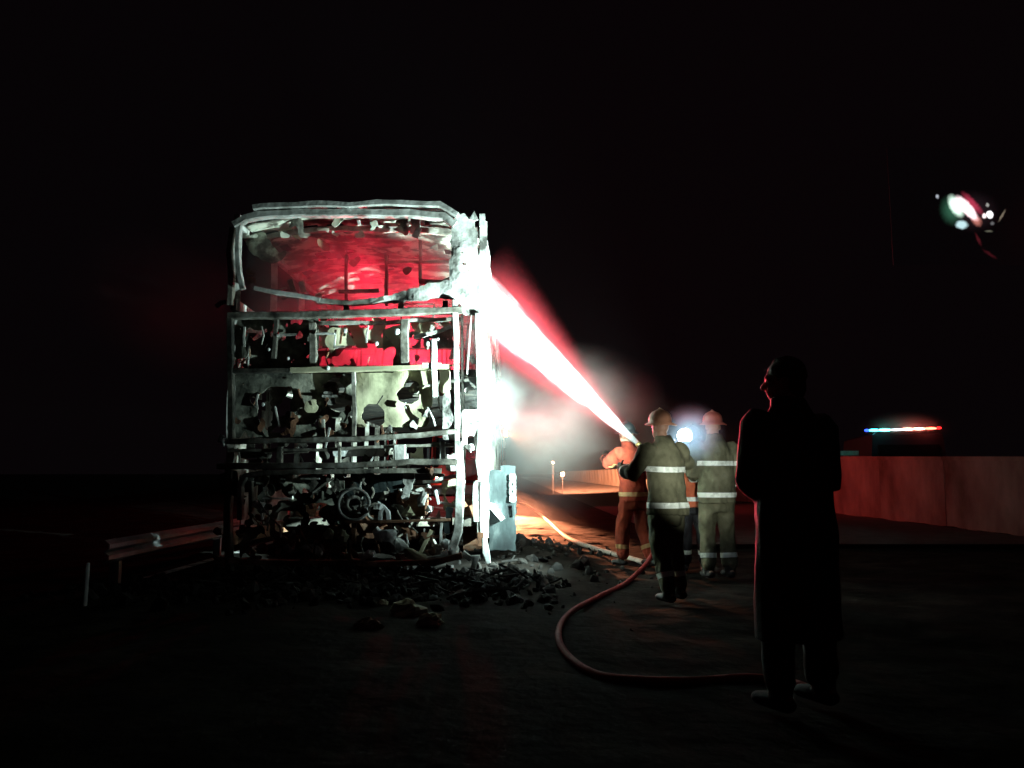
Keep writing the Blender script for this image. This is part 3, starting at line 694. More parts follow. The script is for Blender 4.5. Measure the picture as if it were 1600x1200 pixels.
    for sx in (-1, 1):
        e = MB(); e.ell(hc+hrot@S(sx*.031, .083, .008), (.011*k, .009*k, .009*k), hrot, n=8, m=6); e.build('eye', M['eye'], root, True)
    # ---- coat
    cl = cloth or {}
    coatm, pantm = cl.get('coat', M['turnout']), cl.get('pants', M['turnout'])
    c = MB()
    c.loft([oval(hem, .205, .165, 0, wide), oval(hem+.10, .203, .160, 0, wide), oval(.86 if hem < .7 else hem+.14, .198, .156, 0, wide), oval(1.02, .188, .150, 0, wide), oval(1.16, .185, .148, 0, wide), oval(1.30, .195, .150, 0, wide), oval(1.40, .185, .130, 0, wide), oval(1.46, .135, .105), oval(1.50, .095, .092), oval(1.555, .085, .088, .02)])
    for sh, el, wr in ((shR, elR, wrR), (shL, elL, wrL)):
        d = (wr-el).normalized()
        c.tube([sh+Vector((0, 0, -.005)), sh.lerp(el, .5), el, el.lerp(wr, .5), wr-d*.01*k], [.092*k, .083*k, .076*k, .070*k, .058*k], n=14)
    cm_ = remesh(c, vox, 3, .019 if outfit == 'fire' else .011, 10 if outfit == 'fire' else 7, seed)
    coat = link('coat', cm_, coatm, root, True)
    # ---- trousers
    t = MB()
    t.loft([oval(.70, .17, .12), oval(.80, .175, .125), oval(.92, .18, .125), oval(1.0, .165, .12)])
    for hip, kn, an in ((hipR, kneR, ankR), (hipL, kneL, ankL)):
        t.tube([hip+Vector((0, 0, .0)), hip.lerp(kn, .5), kn, kn.lerp(an, .5), an+(kn-an).normalized()*.05*k], [.108*k, .100*k, .086*k, .082*k, .080*k], n=14, up=(0, 1, 0))
    tm_ = remesh(t, vox, 3, .021, 9, seed+5)
    trousers = link('trousers', tm_, pantm, root, True)
    for an in (ankR, ankL):
        bt = MB(); bt.tube([an+S(0, 0, .11), an+S(0, 0, .02), an+S(0, .005, -.03)], [.062*k, .058*k, .058*k], n=12, up=(0, 1, 0)); bt.tube([an+S(0, -.045, -.045), an+S(0, .07, -.045), an+S(0, .155, -.052)], [.046*k, .050*k, .040*k], [.042*k, .042*k, .032*k], n=12)
        link('boot', remesh(bt, .009, 2), M['rubber'] if outfit == 'fire' else M['darkcloth'], root, True)
    if outfit == 'fire':
        st = cl.get('stripe', M['stripe'])
        nl = Vector((0, -math.sin(lean), math.cos(lean)))
        torso = lambda q: abs(q.x) < .225*k*wide and True
        if stripes:
            for z in (1.235, .89):
                cz = TL(0, 0, z); link('reflective_band', band(cm_, cz, nl if z > .95 else (0, 0, 1), .052*k, torso), st, coat, True)
            for el, wr in ((elR, wrR), (elL, wrL)):
                d = (wr-el).normalized(); cc = el.lerp(wr, .55)
                link('reflective_band', band(cm_, cc, d, .045*k, lambda q: (q-cc).length < .12*k), st, coat, True)
            for kn, an in ((kneR, ankR), (kneL, ankL)):
                cc = kn.lerp(an, .62); link('reflective_band', band(tm_, cc, (an-kn), .05*k, lambda q: (q-cc).length < .13*k), cl.get('pstripe', st), trousers, True)
        for side, el, wr in (('r', elR, wrR), ('l', elL, wrL)):
            gl = MB(); d = (wr-el).normalized(); gl.tube([wr-d*.03*k, wr+d*.03*k], [.044*k, .036*k], n=10); gl.build('glove_cuff', M['glove'], root, True)
        # helmet: dome with comb and brim that drops at the back
        h = MB(); n2 = 22
        def hring(r, z, by=0.0, drop=0.0):
            return [hc + hrot @ (S(r*math.cos(2*math.pi*i/n2), r*1.18*math.sin(2*math.pi*i/n2) - (by if math.sin(2*math.pi*i/n2) < -.2 else 0), z - (drop if math.sin(2*math.pi*i/n2) < -.2 else 0))) for i in range(n2)]
        h.loft([hring(.092, .035), hring(.135, .030, .03, .015), hring(.137, .036, .03, .015), hring(.105, .052), hring(.104, .085), hring(.094, .125), hring(.070, .155), hring(.035, .172), hring(.006, .177)])
        hh = h.build('helmet', helmet or M['helmet_o'], root, True)
        cmb = MB(); cmb.tube([hc+hrot@S(0, .11, .08), hc+hrot@S(0, .075, .15), hc+hrot@S(0, 0, .186), hc+hrot@S(0, -.075, .15), hc+hrot@S(0, -.11, .08)], .012*k, n=6, up=(1, 0, 0)); cmb.build('helmet_comb', helmet or M['helmet_o'], hh, True)
        # gloves: hands share the body mesh, so dark leather is put on by vertex region
        body.data.materials.append(M['glove'])
        wl = [(wrR, (wrR-elR).normalized()), (wrL, (wrL-elL).normalized())]
        for p in body.data.polygons:
            for w_, d_ in wl:
                q = p.center-w_
                if q.length < .22*k and q.dot(d_) > -.02: p.material_index = 1
    else:
        hr = MB(); hr.ell(hc+hrot@S(0, -.016, .045), (.086*k, .102*k, .098*k), hrot); hr.ell(hc+hrot@S(0, -.06, -.02), (.072*k, .052*k, .075*k), hrot)
        link('hair', remesh(hr, .010, 2, .006, 40, seed), M['hair'], root, True)
    return root, hands

def rot2(v, rz): return Vector((v[0]*math.cos(rz)-v[1]*math.sin(rz), v[0]*math.sin(rz)+v[1]*math.cos(rz), v[2]))
# --- A: nozzle man in orange, beyond the others
pA = gnd(992, 884); rzA = R(38)
roA, hA = make_person('person', (pA.x, pA.y, 0), rzA, 'firefighter in orange-red turnout suit aiming the water jet at the coach', 1.68, lean=R(6),
    legs=dict(kr=(.13, -.02, .49), ar=(.15, -.16, .09), kl=(-.10, .10, .48), al=(-.12, .10, .09)),
    arms=dict(er=(.24, .02, 1.14), wr=(.10, .30, 1.22), el=(-.20, .26, 1.28), wl=(-.03, .46, 1.36), pnr=(-.3, 0, 1), pnl=(.3, 0, 1), thr=(-1, 0, 0), thl=(1, 0, 0)),
    cloth=dict(coat=M['turnout_o'], pants=M['turnout_o'], stripe=M['stripe_y']), helmet=M['black'], seed=1)
# --- B: lamp holder in khaki with silver bands
pB = gnd(1046, 938); rzB = R(28)
roB, hB = make_person('person', (pB.x, pB.y, 0), rzB, 'firefighter in khaki suit with silver bands holding up the bright hand lamp', 1.62, lean=R(4),
    legs=dict(kr=(.11, .04, .49), ar=(.13, .0, .09), kl=(-.09, .02, .49), al=(-.10, -.12, .09)),
    arms=dict(er=(.33, .10, 1.28), wr=(.30, .24, 1.44), el=(-.32, .12, 1.18), wl=(-.28, .34, 1.24), pnr=(-.6, .3, .2), pnl=(1, .2, 0), thr=(-.3, -1, .3), thl=(0, 0, 1)),
    helmet=M['helmet_o'], seed=2, wide=1.05)
# --- C: second khaki figure
pC = gnd(1124, 903); rzC = R(10)
roC, hC = make_person('person', (pC.x, pC.y, 0), rzC, 'firefighter in khaki suit and red helmet, back turned, next to the orange-vested one', 1.72, lean=R(2),
    arms=dict(er=(.27, .0, 1.12), wr=(.25, .20, .98), el=(-.26, .06, 1.12), wl=(-.14, .28, 1.08)), helmet=M['helmet_r'], seed=3, wide=1.05)
# --- D: orange-vested man seen between B and C
pD = gnd(1086, 893); rzD = R(165)
roD, hD = make_person('person', (pD.x, pD.y, 0), rzD, 'firefighter in orange jacket and dark trousers standing between the two khaki suits', 1.60,
    arms=dict(er=(.25, .04, 1.12), wr=(.18, .22, .98), el=(-.25, .04, 1.12), wl=(-.18, .22, .98)),
    cloth=dict(coat=M['vest'], pants=M['darkcloth'], stripe=M['stripe']), helmet=M['helmet_r'], seed=4)
# --- F: bystander in dark clothes, back to us
pF = gnd(1254, 1106); rzF = R(30)
roF, hF = make_person('person', (pF.x, pF.y, 0), rzF, 'bystander in dark long jacket watching with his back turned, a silhouette', 1.66,
    legs=dict(kr=(.12, .02, .49), ar=(.14, -.02, .09), kl=(-.12, .03, .49), al=(-.15, .0, .09)),
    arms=dict(er=(.29, .02, 1.12), wr=(.10, .21, 1.08), el=(-.29, .02, 1.12), wl=(-.02, .21, 1.06), pnr=(-1, 0, 0), pnl=(1, 0, 0)), outfit='plain',
    cloth=dict(coat=M['darkcloth'], pants=M['darkcloth']), seed=6, wide=1.28, hem=.34, head_yaw=R(34))
# --- G: bystander filming, only the raised phone reaches into view
roG, hG = make_person('person', (1.22, .30, 0), R(4), 'bystander in dark jacket holding up a phone to film', 1.70,
    arms=dict(er=(.26, .02, 1.12), wr=(.18, .20, .98), el=(-.40, .22, 1.26), wl=(-.545, .43, 1.355), pnl=(-.3, .6, .5), thl=(0, -.3, 1)), outfit='plain',
    cloth=dict(coat=M['darkcloth'], pants=M['darkcloth']), seed=8)

# ================================================================== HAND LAMP (held by B)
LP = at(1070, 683, hB['r'].y + .08)
LDIR = Vector((math.cos(R(131)), math.sin(R(131)), math.tan(R(11)))).normalized()
hl = empty('hand_lamp', LP); tag(hl, 'bright white hand lamp held up beside a firefighter helmet', 'lamp')
q = LDIR.to_track_quat('Z', 'Y').to_matrix()
mb = MB(); mb.loft([[Vector((r_*math.cos(2*math.pi*i/16), r_*math.sin(2*math.pi*i/16), z)) for i in range(16)] for (r_, z) in ((.030, -.14), (.036, -.13), (.036, -.06), (.046, -.05), (.046, -.035))]); mb.build('housing', M['black'], hl, True)
mb = MB(); mb.ell((0, 0, .012), (.070, .070, .070), None, n=18, m=12); mb.build('lens', glow('lamp_lens', (.74, .90, 1.0), 60), hl, True)
mb = MB(); gp = Vector(hB['r'])-LP; mb.tube([Vector((0, 0, -.10)), Vector((0, 0, -.10)).lerp(gp, .6), gp], .013, n=8); mb.build('handle', M['black'], hl, True)
SRC = LP + LDIR*.075
bl = lamp('beam', 'SPOT', SRC, 12500, (.71, 1.0, .94), hl, LDIR, R(84), 1.0, .014); bl.scale = (1, 1.85, 1)      # tall oval beam
mb = MB(); vz0 = -.040; fan = [Vector((math.cos(R(a_)), math.sin(R(a_)), 0)) for a_ in range(58, 140, 6)]      # unseen shield added under the source to keep the beam off the ground
mb.loft([[SRC-LP+v*.012+Vector((0, 0, vz0)) for v in fan]+[SRC-LP+v*.012+Vector((0, 0, vz0-.003)) for v in reversed(fan)], [SRC-LP+v*.13+Vector((0, 0, vz0+.004)) for v in fan]+[SRC-LP+v*.13+Vector((0, 0, vz0+.001)) for v in reversed(fan)]])
mb.build('added_visor', M['black'], hl)
# --- small torch in the bystander's hands, lighting the firefighters' backs
tp = Vector(hF['r']).lerp(Vector(hF['l']), .5)
ft = empty('torch', tp); tag(ft, 'small torch held before the bystander in the dark long jacket', 'torch')
tdir = (Vector((1.9, 8.2, 1.25)) - tp).normalized(); q2 = tdir.to_track_quat('Z', 'Y').to_matrix()
mb = MB(); mb.loft([[q2 @ Vector((r_*math.cos(2*math.pi*i/12), r_*math.sin(2*math.pi*i/12), z)) for i in range(12)] for (r_, z) in ((.013, -.08), (.014, .05), (.021, .07), (.022, .10))]); mb.build('barrel', M['black'], ft, True)
mb = MB(); mb.ell(q2 @ Vector((0, 0, .10)), (.018, .018, .006), q2, n=12, m=6); mb.build('lens', glow('torch_lens', (.9, 1, .95), 8), ft, True)
lamp('beam', 'SPOT', tp + tdir*.12, 400, (.92, 1.0, .90), ft, tdir, R(26), .8, .02)

# ================================================================== NOZZLE, HOSES, JET
NZ = at(995, 692, pA.y - .15)
JT = at(742, 458, 8.95)
jd = (JT-NZ).normalized()
nzl = empty('hose_nozzle', NZ); tag(nzl, 'brass fire nozzle held by the firefighter in orange-red', 'nozzle')
q3 = jd.to_track_quat('Z', 'Y').to_matrix()
mb = MB(); mb.loft([[q3 @ Vector((r_*math.cos(2*math.pi*i/14), r_*math.sin(2*math.pi*i/14), z)) for i in range(14)] for (r_, z) in ((.030, -.42), (.036, -.40), (.036, -.34), (.026, -.32), (.024, -.12), (.034, -.10), (.036, -.02), (.030, 0))]); mb.build('barrel', M['brass'], nzl, True)
mb = MB(); mb.tube([q3 @ Vector((0, .03, -.30)), q3 @ Vector((0, .11, -.33))], .012, n=8); mb.build('valve_lever', M['black'], nzl, True)
nb = NZ - jd*.44
hz = [nb, nb - jd*.25 + Vector((0, 0, -.06)), Vector((pA.x+.28, pA.y-.45, .75)), Vector((pA.x+.10, pA.y-.75, .25))]
hose('fire_hose', [(985,905),(935,925),(893,951),(873,982),(884,1013),(930,1041),(1000,1056),(1080,1056),(1170,1049),(1235,1052),(1275,1066)], .024, M['hose'], 'red fire hose curving in a loop over the dark ground to the nozzle', hz)
hose('fire_hose', [(790,790),(815,786),(835,795),(856,812),(880,834),(902,848),(935,857),(975,868),(1010,878)], .035, M['hosew'], 'pale fire hose lying in the orange-lit strip beside the coach')

def volmat(name, color, build, aniso=0.0):
    m = bpy.data.materials.new(name); m.use_nodes = True; nt = m.node_tree; nt.nodes.clear()
    out = nt.nodes.new('ShaderNodeOutputMaterial'); v = nt.nodes.new('ShaderNodeVolumePrincipled')
    v.inputs['Color'].default_value = (*color, 1); v.inputs['Anisotropy'].default_value = aniso
    nt.links.new(v.outputs[0], out.inputs['Volume'])
    s = build(nt)
    if isinstance(s, float): v.inputs['Density'].default_value = s
    else: nt.links.new(s, v.inputs['Density'])
    return m
def mth(nt, op, a, b=None, c=None, clamp=False):
    n = nt.nodes.new('ShaderNodeMath'); n.operation = op; n.use_clamp = clamp
    for i, x in enumerate((a, b, c)):
        if x is None: continue
        if isinstance(x, (int, float)): n.inputs[i].default_value = x
        else: nt.links.new(x, n.inputs[i])
    return n.outputs[0]
JL = (JT-NZ).length + .15; R0, R1 = .035, .33
def jet_density(nt):
    tc = nt.nodes.new('ShaderNodeTexCoord'); sp = nt.nodes.new('ShaderNodeSeparateXYZ'); nt.links.new(tc.outputs['Object'], sp.inputs[0])
    x, y, z = sp.outputs
    r = mth(nt, 'SQRT', mth(nt, 'ADD', mth(nt, 'MULTIPLY', x, x), mth(nt, 'MULTIPLY', y, y)))
    Rz = mth(nt, 'MULTIPLY_ADD', z, (R1-R0)/JL, R0)
    mp = nt.nodes.new('ShaderNodeMapping'); mp.inputs['Scale'].default_value = (9, 9, 1.6); nt.links.new(tc.outputs['Object'], mp.inputs[0])
    nz = nt.nodes.new('ShaderNodeTexNoise'); nz.inputs['Scale'].default_value = 1.6; nz.inputs['Detail'].default_value = 3; nt.links.new(mp.outputs[0], nz.inputs['Vector'])
    rag = mth(nt, 'MULTIPLY', mth(nt, 'SUBTRACT', nz.outputs[0], .45), 1.1)
    u = mth(nt, 'ADD', mth(nt, 'DIVIDE', r, Rz), rag)
    fall = mth(nt, 'POWER', mth(nt, 'SUBTRACT', 1.0, u, clamp=True), 1.3)
    st = mth(nt, 'MULTIPLY_ADD', nz.outputs[0], 1.2, .4)
    den = mth(nt, 'DIVIDE', mth(nt, 'MULTIPLY', fall, 1.35), Rz)
    return mth(nt, 'MULTIPLY', mth(nt, 'MULTIPLY', den, st), 4.0)
mb = MB(); mb.loft([[Vector(((R0+(R1-R0)*t)*math.cos(2*math.pi*i/24), (R0+(R1-R0)*t)*math.sin(2*math.pi*i/24), t*JL)) for i in range(24)] for t in (0, .25, .5, .75, 1)])
jet = mb.build('water_jet', volmat('water_spray', (.98, .97, .98), jet_density, .2)); jet.location = NZ; jet.rotation_euler = jd.to_track_quat('Z', 'Y').to_euler()
def sheath_density(nt):
    tc = nt.nodes.new('ShaderNodeTexCoord'); sp = nt.nodes.new('ShaderNodeSeparateXYZ'); nt.links.new(tc.outputs['Object'], sp.inputs[0])
    x, y, z = sp.outputs
    r = mth(nt, 'SQRT', mth(nt, 'ADD', mth(nt, 'MULTIPLY', x, x), mth(nt, 'MULTIPLY', y, y)))
    Rz = mth(nt, 'MULTIPLY_ADD', z, (.78-.07)/JL, .07)
    fall = mth(nt, 'POWER', mth(nt, 'SUBTRACT', 1.0, mth(nt, 'DIVIDE', r, Rz), clamp=True), 2.3)
    end = mth(nt, 'MULTIPLY', mth(nt, 'SUBTRACT', JL, z, clamp=True), 1.4, clamp=True)
    return mth(nt, 'MULTIPLY', mth(nt, 'MULTIPLY', fall, end), .62)
mb = MB(); mb.loft([[Vector(((.07+.71*t)*math.cos(2*math.pi*i/24), (.07+.71*t)*math.sin(2*math.pi*i/24), t*JL)) for i in range(24)] for t in (0, .25, .5, .75, 1)])
she = mb.build('spray_mist', volmat('fine_spray', (.98, .94, .95), sheath_density, .66)); she.location = NZ; she.rotation_euler = jd.to_track_quat('Z', 'Y').to_euler()
tag(she, 'fine pinkish spray surrounding the white water jet', 'spray mist', kind='stuff')
tag(jet, 'broad white jet of water sprayed up onto the coach corner', 'water jet', kind='stuff')

def cloud(name, center, size, dens, color, label, thresh=.42, nscale=2.2, kind='stuff', aniso=0.0, soft=1.3):
    def den(nt):
        tc = nt.nodes.new('ShaderNodeTexCoord')
        ln3 = nt.nodes.new('ShaderNodeVectorMath'); ln3.operation = 'LENGTH'; nt.links.new(tc.outputs['Object'], ln3.inputs[0])
        fall = mth(nt, 'POWER', mth(nt, 'SUBTRACT', 1.0, ln3.outputs['Value'], clamp=True), soft)
        nz = nt.nodes.new('ShaderNodeTexNoise'); nz.inputs['Scale'].default_value = nscale; nz.inputs['Detail'].default_value = 3; nt.links.new(tc.outputs['Object'], nz.inputs['Vector'])
        s = mth(nt, 'MULTIPLY', mth(nt, 'SUBTRACT', nz.outputs[0], thresh-.12, clamp=True), 3.0)
        return mth(nt, 'MULTIPLY', mth(nt, 'MULTIPLY', fall, s), dens)
    mb = MB(); mb.ell((0, 0, 0), (1, 1, 1), n=20, m=12)
    o = mb.build(name, volmat(name+'_air', color, den, aniso)); o.location = center; o.scale = size
    return tag(o, label, name.replace('_', ' '), kind=kind)
cloud('spray_mist', at(772, 630, 8.75), (.46, .75, .72), .55, (.90, 1.0, .99), 'bright cloud of spray mist, also standing in for bloom, against the coach side', soft=2.4)  # spray mist, also spread over the corner to give its bloom
cloud('spray_mist', at(880, 655, 10.6), (1.5, 1.8, 1.05), .15, (.9, .95, .9), 'thin grey spray mist drifting under the water jet')
def deck_smoke(nt):
    tc = nt.nodes.new('ShaderNodeTexCoord'); nz = nt.nodes.new('ShaderNodeTexNoise'); nz.inputs['Scale'].default_value = .8; nz.inputs['Detail'].default_value = 3
    nt.links.new(tc.outputs['Object'], nz.inputs['Vector'])
    sp = nt.nodes.new('ShaderNodeSeparateXYZ'); nt.links.new(tc.outputs['Object'], sp.inputs[0])
    low = mth(nt, 'SUBTRACT', 1.15, mth(nt, 'MULTIPLY', sp.outputs[2], .55), clamp=True)
    return mth(nt, 'MULTIPLY', mth(nt, 'MULTIPLY', mth(nt, 'SUBTRACT', nz.outputs[0], .22, clamp=True), low), 1.1)
mb = MB(); mb.box((XL+.08, .12, 0), (XR-.08, 11.6, 1.52)); sm = mb.build('smoke', volmat('deck_smoke', (.85, .82, .82), deck_smoke, .35)); sm.location = (0, BY, ZDECK+.02)
tag(sm, 'smoke filling the upper deck of the coach', 'smoke', kind='stuff')
cloud('smoke', Vector((.6, 17, 1.2)), (1.8, 7, 1.6), .10, (.85, .82, .82), 'faint smoke drifting low beside the front of the coach', thresh=.30, nscale=1.6)
cloud('smoke', at(310, 480, 11.5), (1.6, 2.5, 1.2), .10, (.85, .82, .82), 'faint smoke curling past the dark side of the coach', thresh=.30, nscale=1.6)
cloud('spray_mist', LP+Vector((.02, -.20, .0)), (.36, .18, .36), 14.0, (.66, .84, 1.0), 'added blue halo standing in for the glow of the bright hand lamp', thresh=.2, nscale=1.0, soft=3.0)  # tinted volume added on the camera side as lamp glare, not spray

# ================================================================== FIRE ENGINE standing ahead of the coach (hidden behind it)
EX, EYY = -1.52, 26.5
eng = empty('fire_engine', (EX, EYY, 0)); tag(eng, 'red fire engine with glowing beacons parked ahead of the burnt coach', 'fire engine')
mb = MB(); mb.loft([[(-1.2, 0, .5), (1.2, 0, .5), (1.2, 2.0, .5), (-1.2, 2.0, .5)], [(-1.2, -.05, 1.4), (1.2, -.05, 1.4), (1.2, 2.0, 1.4), (-1.2, 2.0, 1.4)], [(-1.15, .12, 2.5), (1.15, .12, 2.5), (1.15, 2.0, 2.55), (-1.15, 2.0, 2.55)]]); cab = mb.build('cab', M['fire_red'], eng)
mb = MB(); mb.add([(-1.05, -.052+.04, 1.5), (1.05, -.052+.04, 1.5), (1.02, .085, 2.3), (-1.02, .085, 2.3)], [(0, 1, 2, 3)]); mb.build('windscreen', M['glass'], eng).location = (0, -.02, 0)
for s in (-1, 1):
    mb = MB(); mb.box((s*1.2-.01, .4, 1.5), (s*1.2+.012, 1.5, 2.25)); mb.build('side_window', M['glass'], eng)
    mb = MB(); mb.box((s*1.28-.04, -.1, 1.55), (s*1.28+.04, -.02, 1.95)); mb.build('mirror', M['black'], eng)
mb = MB(); mb.box((-1.25, -.22, .42), (1.25, .02, .72)); mb.build('bumper', M['chrome'], eng)
mb = MB(); mb.box((-1.22, 2.06, .6), (1.22, 7.2, 2.75)); mb.build('equipment_body', M['fire_red'], eng)
for s in (-1, 1):
    for kk in range(4):
        mb = MB(); mb.box((s*1.225-.012, 2.3+kk*1.2, .8), (s*1.225+.012, 3.3+kk*1.2, 2.4)); mb.build('roller_shutter', M['galv'], eng)
    for yy in (1.0, 5.4):
        mb = MB(); mb.loft([[Vector((s*1.02+dx, yy+r_*math.cos(2*math.pi*i/20), .5+r_*math.sin(2*math.pi*i/20))) for i in range(20)] for (dx, r_) in ((-.15, .42), (-.13, .5), (.13, .5), (.15, .42))]); w = mb.build('wheel', M['rubber'], eng, True)
        mb = MB(); mb.loft([[Vector((s*1.02+dx*s, yy+r_*math.cos(2*math.pi*i/16), .5+r_*math.sin(2*math.pi*i/16))) for i in range(16)] for (dx, r_) in ((.10, .28), (.165, .27), (.17, .1))]); mb.build('rim', M['chrome'], w, True)
for s in (-1, 1):
    mb = MB(); mb.ell((s*.9, -.06, .95), (.13, .05, .11), n=14, m=8); mb.build('headlight', glow('headlight_glass', (1, .62, .38), 25), eng, True)
mb = MB(); mb.box((-.95, .4, 2.56), (.95, .75, 2.62)); mb.build('light_bar_base', M['black'], eng)
for kk in range(4):
    mb = MB(); mb.ell((-.72+kk*.48, .57, 2.70), (.17, .14, .10), n=14, m=8); mb.build('beacon', glow('beacon_glass', (1, .03, .03), 40), eng, True)
mb = MB(); mb.box((1.24, 2.2, 2.45), (1.36, 2.5, 2.65)); mb.build('scene_light', glow('scene_light_glass', (1, .5, .25), 20), eng)
EL = Vector((EX, EYY, 0))
lamp('beacon_light', 'POINT', EL+Vector((-.2, .30, 2.95)), 1100, (1, .035, .05), eng, radius=.12)
# rotating beacons caught mid-turn: one beam sweeps through the coach's upper deck, one across to the wall
lamp('beacon_beam', 'SPOT', EL+Vector((-.24, .30, 2.85)), 1000000, (1, .02, .06), eng, (.010, -1, .001), R(8.2), .9, .10)
lamp('beacon_beam', 'SPOT', EL+Vector((.95, .30, 2.85)), 2600, (1, .07, .055), eng, (1, -.36, -.14), R(62), 1.0, .10)
mb = MB(); mb.ell((1.27, .20, 2.85), (.05, .05, .08), n=10, m=7); mb.build('beacon', glow('corner_beacon_glass', (1, .05, .05), 6), eng, True)
mb = MB(); mb.tube([Vector((1.16, .20, 2.45)), Vector((1.25, .20, 2.62)), Vector((1.27, .20, 2.78))], .015, n=6); mb.build('beacon_arm', M['black'], eng)
lamp('beacon_beam', 'SPOT', EL+Vector((1.27, .08, 2.85)), 120000, (1, .05, .09), eng, Vector((.75, 8.5, 2.75))-(EL+Vector((1.27, .08, 2.85))), R(12), .9, .06)
lamp('headlight_beam', 'SPOT', EL+Vector((.9, -.16, .95)), 130000, (1, .30, .13), eng, (.10, -1, -.128), R(9.6), .9, .08).scale = (1.7, 1, 1)
lamp('scene_light_beam', 'SPOT', EL+Vector((1.42, 2.35, 2.55)), 3200000, (1, .33, .15), eng, (.22, 1, -.02), R(22), .8, .1)

# ================================================================== RESCUE VAN behind the wall, light bar on its roof
VP_ = at(1418, 670, 22.5)
van = empty('rescue_van', (VP_.x, VP_.y, 0), R(-14)); tag(van, 'dark rescue van behind the concrete wall with its light bar flashing', 'van')
vz = VP_.z
mb = MB(); mb.loft([[(-1.0, 0, .45), (1.0, 0, .45), (1.0, 5.2, .45), (-1.0, 5.2, .45)], [(-1.02, -.02, 1.2), (1.02, -.02, 1.2), (1.02, 5.2, 1.2), (-1.02, 5.2, 1.2)], [(-.92, .08, vz-.16), (.92, .08, vz-.16), (.92, 5.1, vz-.16), (-.92, 5.1, vz-.16)], [(-.8, .2, vz-.09), (.8, .2, vz-.09), (.8, 5.0, vz-.09), (-.8, 5.0, vz-.09)]]); mb.build('van_body', M['navy'], van)
mb = MB(); mb.box((-.8, -.01, 1.35), (.8, .03, vz-.45)); mb.build('rear_window', M['glass'], van)
for s in (-1, 1):
    mb = MB(); mb.box((s*.9-.08, -.05, .9), (s*.9+.08, -.015, 1.25)); mb.build('tail_lamp', M['helmet_r'], van)
    for yy in (1.0, 4.2):
        mb = MB(); mb.loft([[Vector((s*.92+dx, yy+r_*math.cos(2*math.pi*i/18), .34+r_*math.sin(2*math.pi*i/18))) for i in range(18)] for (dx, r_) in ((-.11, .28), (-.09, .34), (.09, .34), (.11, .28))]); mb.build('wheel', M['rubber'], van, True)
mb = MB(); mb.box((-1.0, .45, vz-.085), (1.0, .75, vz-.05)); mb.build('light_bar_base', M['black'], van)
for (x0, x1, c, s_, dz) in ((-1.04, -.90, (.02, .06, 1), 6, 0), (-.93, -.60, (.05, .75, .9), 14, 0), (-.66, -.30, (.10, 1, .72), 16, .004), (-.38, .04, (.75, .85, .95), 2.5, .008), (-.06, .32, (1, .40, .30), 16, .020), (.24, .62, (1, .24, .18), 16, .026), (.56, .92, (1, .12, .07), 9, .034), (.90, 1.04, (1, .02, .02), 3, .045)):
    mb = MB(); mb.ell(((x0+x1)/2, .6, vz+dz), ((x1-x0)/2, .09, .038), n=14, m=8); mb.build('light_module', glow('light_module_glass', c, s_), van, True)
cloud('haze', VP_+Vector((.1, .3, .02)), (1.6, .7, .6), .8, (.9, .9, .92), 'added haze giving the light bar behind the wall a coloured glow', thresh=.2, nscale=.8, soft=3.0)  # local haze added so the light bar shows a halo
lamp('bar_light', 'POINT', VP_+Vector((-.7, -.1, .1)), 4, (.05, .8, .6), van, radius=.1).location = (-.7, -.15, vz+.1)
lamp('bar_light', 'POINT', VP_, 14, (1, .1, .06), van, radius=.1).location = (.5, -.15, vz+.1)
p = at(1326, 708, 23.4); bx = empty('lit_plate', p); tag(bx, 'small pale reflective plate on top of the wall near the van', 'plate')
mb = MB(); mb.box((-.30, -.01, -.07), (.30, .01, .07)); mb.build('face', M['stripe'], bx)
mb = MB(); mb.box((-.02, -.005, -.5), (.02, .009, -.07)); mb.build('stake', M['galv'], bx)
# pale plates on added stakes, standing in for small distant lamps
for (px, py, Y, lab) in ((864, 723, 44, 'tiny pale plate on an added stake, standing in for a distant lamp'), (879, 741, 40, 'pale square plate standing in for a small lamp far down the road')):
    p = at(px, py, Y); e = empty('far_lamp_plate', (p.x, p.y, 0)); tag(e, lab, 'marker')
    mb = MB(); mb.tube([Vector((0, 0, -.1)), Vector((0, 0, p.z))], .008, n=6); mb.build('stake', M['darkcloth'], e)
    mb = MB(); s = .05 if py < 730 else .08; mb.box((-s, -.05, p.z-s), (s, -.035, p.z+s)); mb.build('plate', M['stripe'], e)

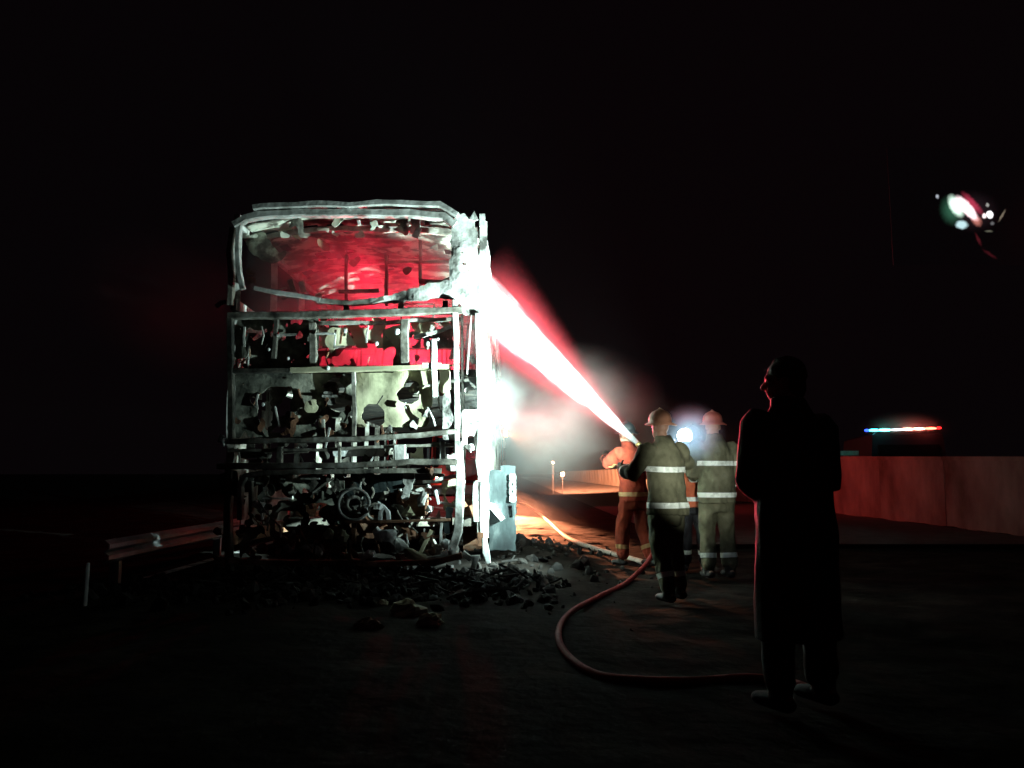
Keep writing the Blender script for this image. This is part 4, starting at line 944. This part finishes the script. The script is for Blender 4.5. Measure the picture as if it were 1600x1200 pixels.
# ================================================================== PHONE held up by the filming bystander
PY = .79; pc = at(1506, 322, PY)
ph = empty('phone', pc); tag(ph, 'phone held up sideways, its screen showing the burning coach scene in small', 'phone')
sc_ = PY/F
def on(px, py, d=0.0): v = at(px, py, PY)-pc; return Vector((v.x, -d, v.z))
a, b = on(1386, 231), on(1627, 414)
mb = MB(); mb.box((a.x+.003, .001, b.z+.003), (b.x-.003, .008, a.z-.003)); mb.build('case', M['case'], ph)
mb = MB(); mb.box((a.x, .0004, b.z), (b.x, .0009, a.z)); scr = mb.build('screen', glow('dark_screen_glass', (.9, .6, .74), .0015), ph)
def screen_picture(blobs):
    m, nt, N, L, b = nodes('phone_screen_picture')
    b.inputs['Base Color'].default_value = (.004, .004, .005, 1); b.inputs['Roughness'].default_value = .4; b.inputs['Specular IOR Level'].default_value = .1
    tc = N.new('ShaderNodeTexCoord'); total = None
    nz = N.new('ShaderNodeTexNoise'); nz.inputs['Scale'].default_value = 260; nz.inputs['Detail'].default_value = 2; L.new(tc.outputs['Object'], nz.inputs['Vector'])
    wob = N.new('ShaderNodeVectorMath'); wob.operation = 'MULTIPLY_ADD'; L.new(nz.outputs['Color'], wob.inputs[0]); wob.inputs[1].default_value = (.0022, 0, .0022); L.new(tc.outputs['Object'], wob.inputs[2])
    for (px, py, rx, ry, ang, c, st, soft) in blobs:
        p = on(px, py); mp = N.new('ShaderNodeMapping'); mp.vector_type = 'TEXTURE'
        mp.inputs['Location'].default_value = (p.x+.0011, 0, p.z+.0011); mp.inputs['Rotation'].default_value = (0, R(ang), 0); mp.inputs['Scale'].default_value = (rx*sc_, 1, ry*sc_)
        L.new(wob.outputs[0], mp.inputs[0])
        fl_ = N.new('ShaderNodeVectorMath'); fl_.operation = 'MULTIPLY'; fl_.inputs[1].default_value = (1, 0, 1); L.new(mp.outputs[0], fl_.inputs[0])
        ln_ = N.new('ShaderNodeVectorMath'); ln_.operation = 'LENGTH'; L.new(fl_.outputs[0], ln_.inputs[0])
        mr = N.new('ShaderNodeMapRange'); mr.interpolation_type = 'SMOOTHSTEP'; L.new(ln_.outputs['Value'], mr.inputs['Value'])
        mr.inputs['From Min'].default_value = 1.0; mr.inputs['From Max'].default_value = 1-soft; mr.inputs['To Min'].default_value = 0; mr.inputs['To Max'].default_value = st*1.7
        sv = N.new('ShaderNodeVectorMath'); sv.operation = 'SCALE'; sv.inputs[0].default_value = c; L.new(mr.outputs[0], sv.inputs['Scale'])
        if total is None: total = sv.outputs[0]
        else:
            ad = N.new('ShaderNodeVectorMath'); ad.operation = 'ADD'; L.new(total, ad.inputs[0]); L.new(sv.outputs[0], ad.inputs[1]); total = ad.outputs[0]
    base = N.new('ShaderNodeVectorMath'); base.operation = 'ADD'; base.inputs[1].default_value = (.0017, .00105, .0014); L.new(total, base.inputs[0])
    L.new(base.outputs[0], b.inputs['Emission Color']); b.inputs['Emission Strength'].default_value = 1.0
    return m
scr.data.materials.clear(); scr.data.materials.append(screen_picture([
    (1494,322,13,24,-25,(.75,1,.84),1.0,.7), (1511,325,11,30,-38,(1,.74,.78),1.3,.6), (1520,318,9,30,-40,(.55,.04,.09),.5,.9), (1488,328,24,30,0,(.03,.12,.07),.6,1.0),
    (1503,351,13,9,0,(.5,.72,.76),.7,.6), (1526,344,10,14,-30,(.6,.2,.16),.5,.8), (1547,335,7,8,0,(1,.97,1),1.5,.6), (1538,337,5,6,0,(1,.8,.8),.9,.7),
    (1543,320,4,5,0,(.6,.6,.55),.35,.8), (1465,307,4,5,0,(.7,.75,.85),.4,.9), (1551,349,5,5,0,(.4,.4,.42),.2,.9), (1566,337,3,15,32,(.32,.26,.19),.32,.8), (1545,361,9,3,0,(.3,.3,.22),.2,.9),
    (1529,374,4,15,-20,(.2,.02,.03),.18,.9), (1547,397,4,18,-55,(.2,.02,.03),.12,.9), (1520,330,50,40,0,(.02,.012,.015),.5,1.0)]))
# ================================================================== HAZE
hzb = MB(); hzb.box((-60, -6, -2), (60, 170, 9))
tag(hzb.build('haze', volmat('thin_haze', (.9, .9, .92), lambda nt: .00006)), 'thin haze added to the night air so lamps glow', 'haze', kind='stuff')  # even haze box added to give the lamps some glow
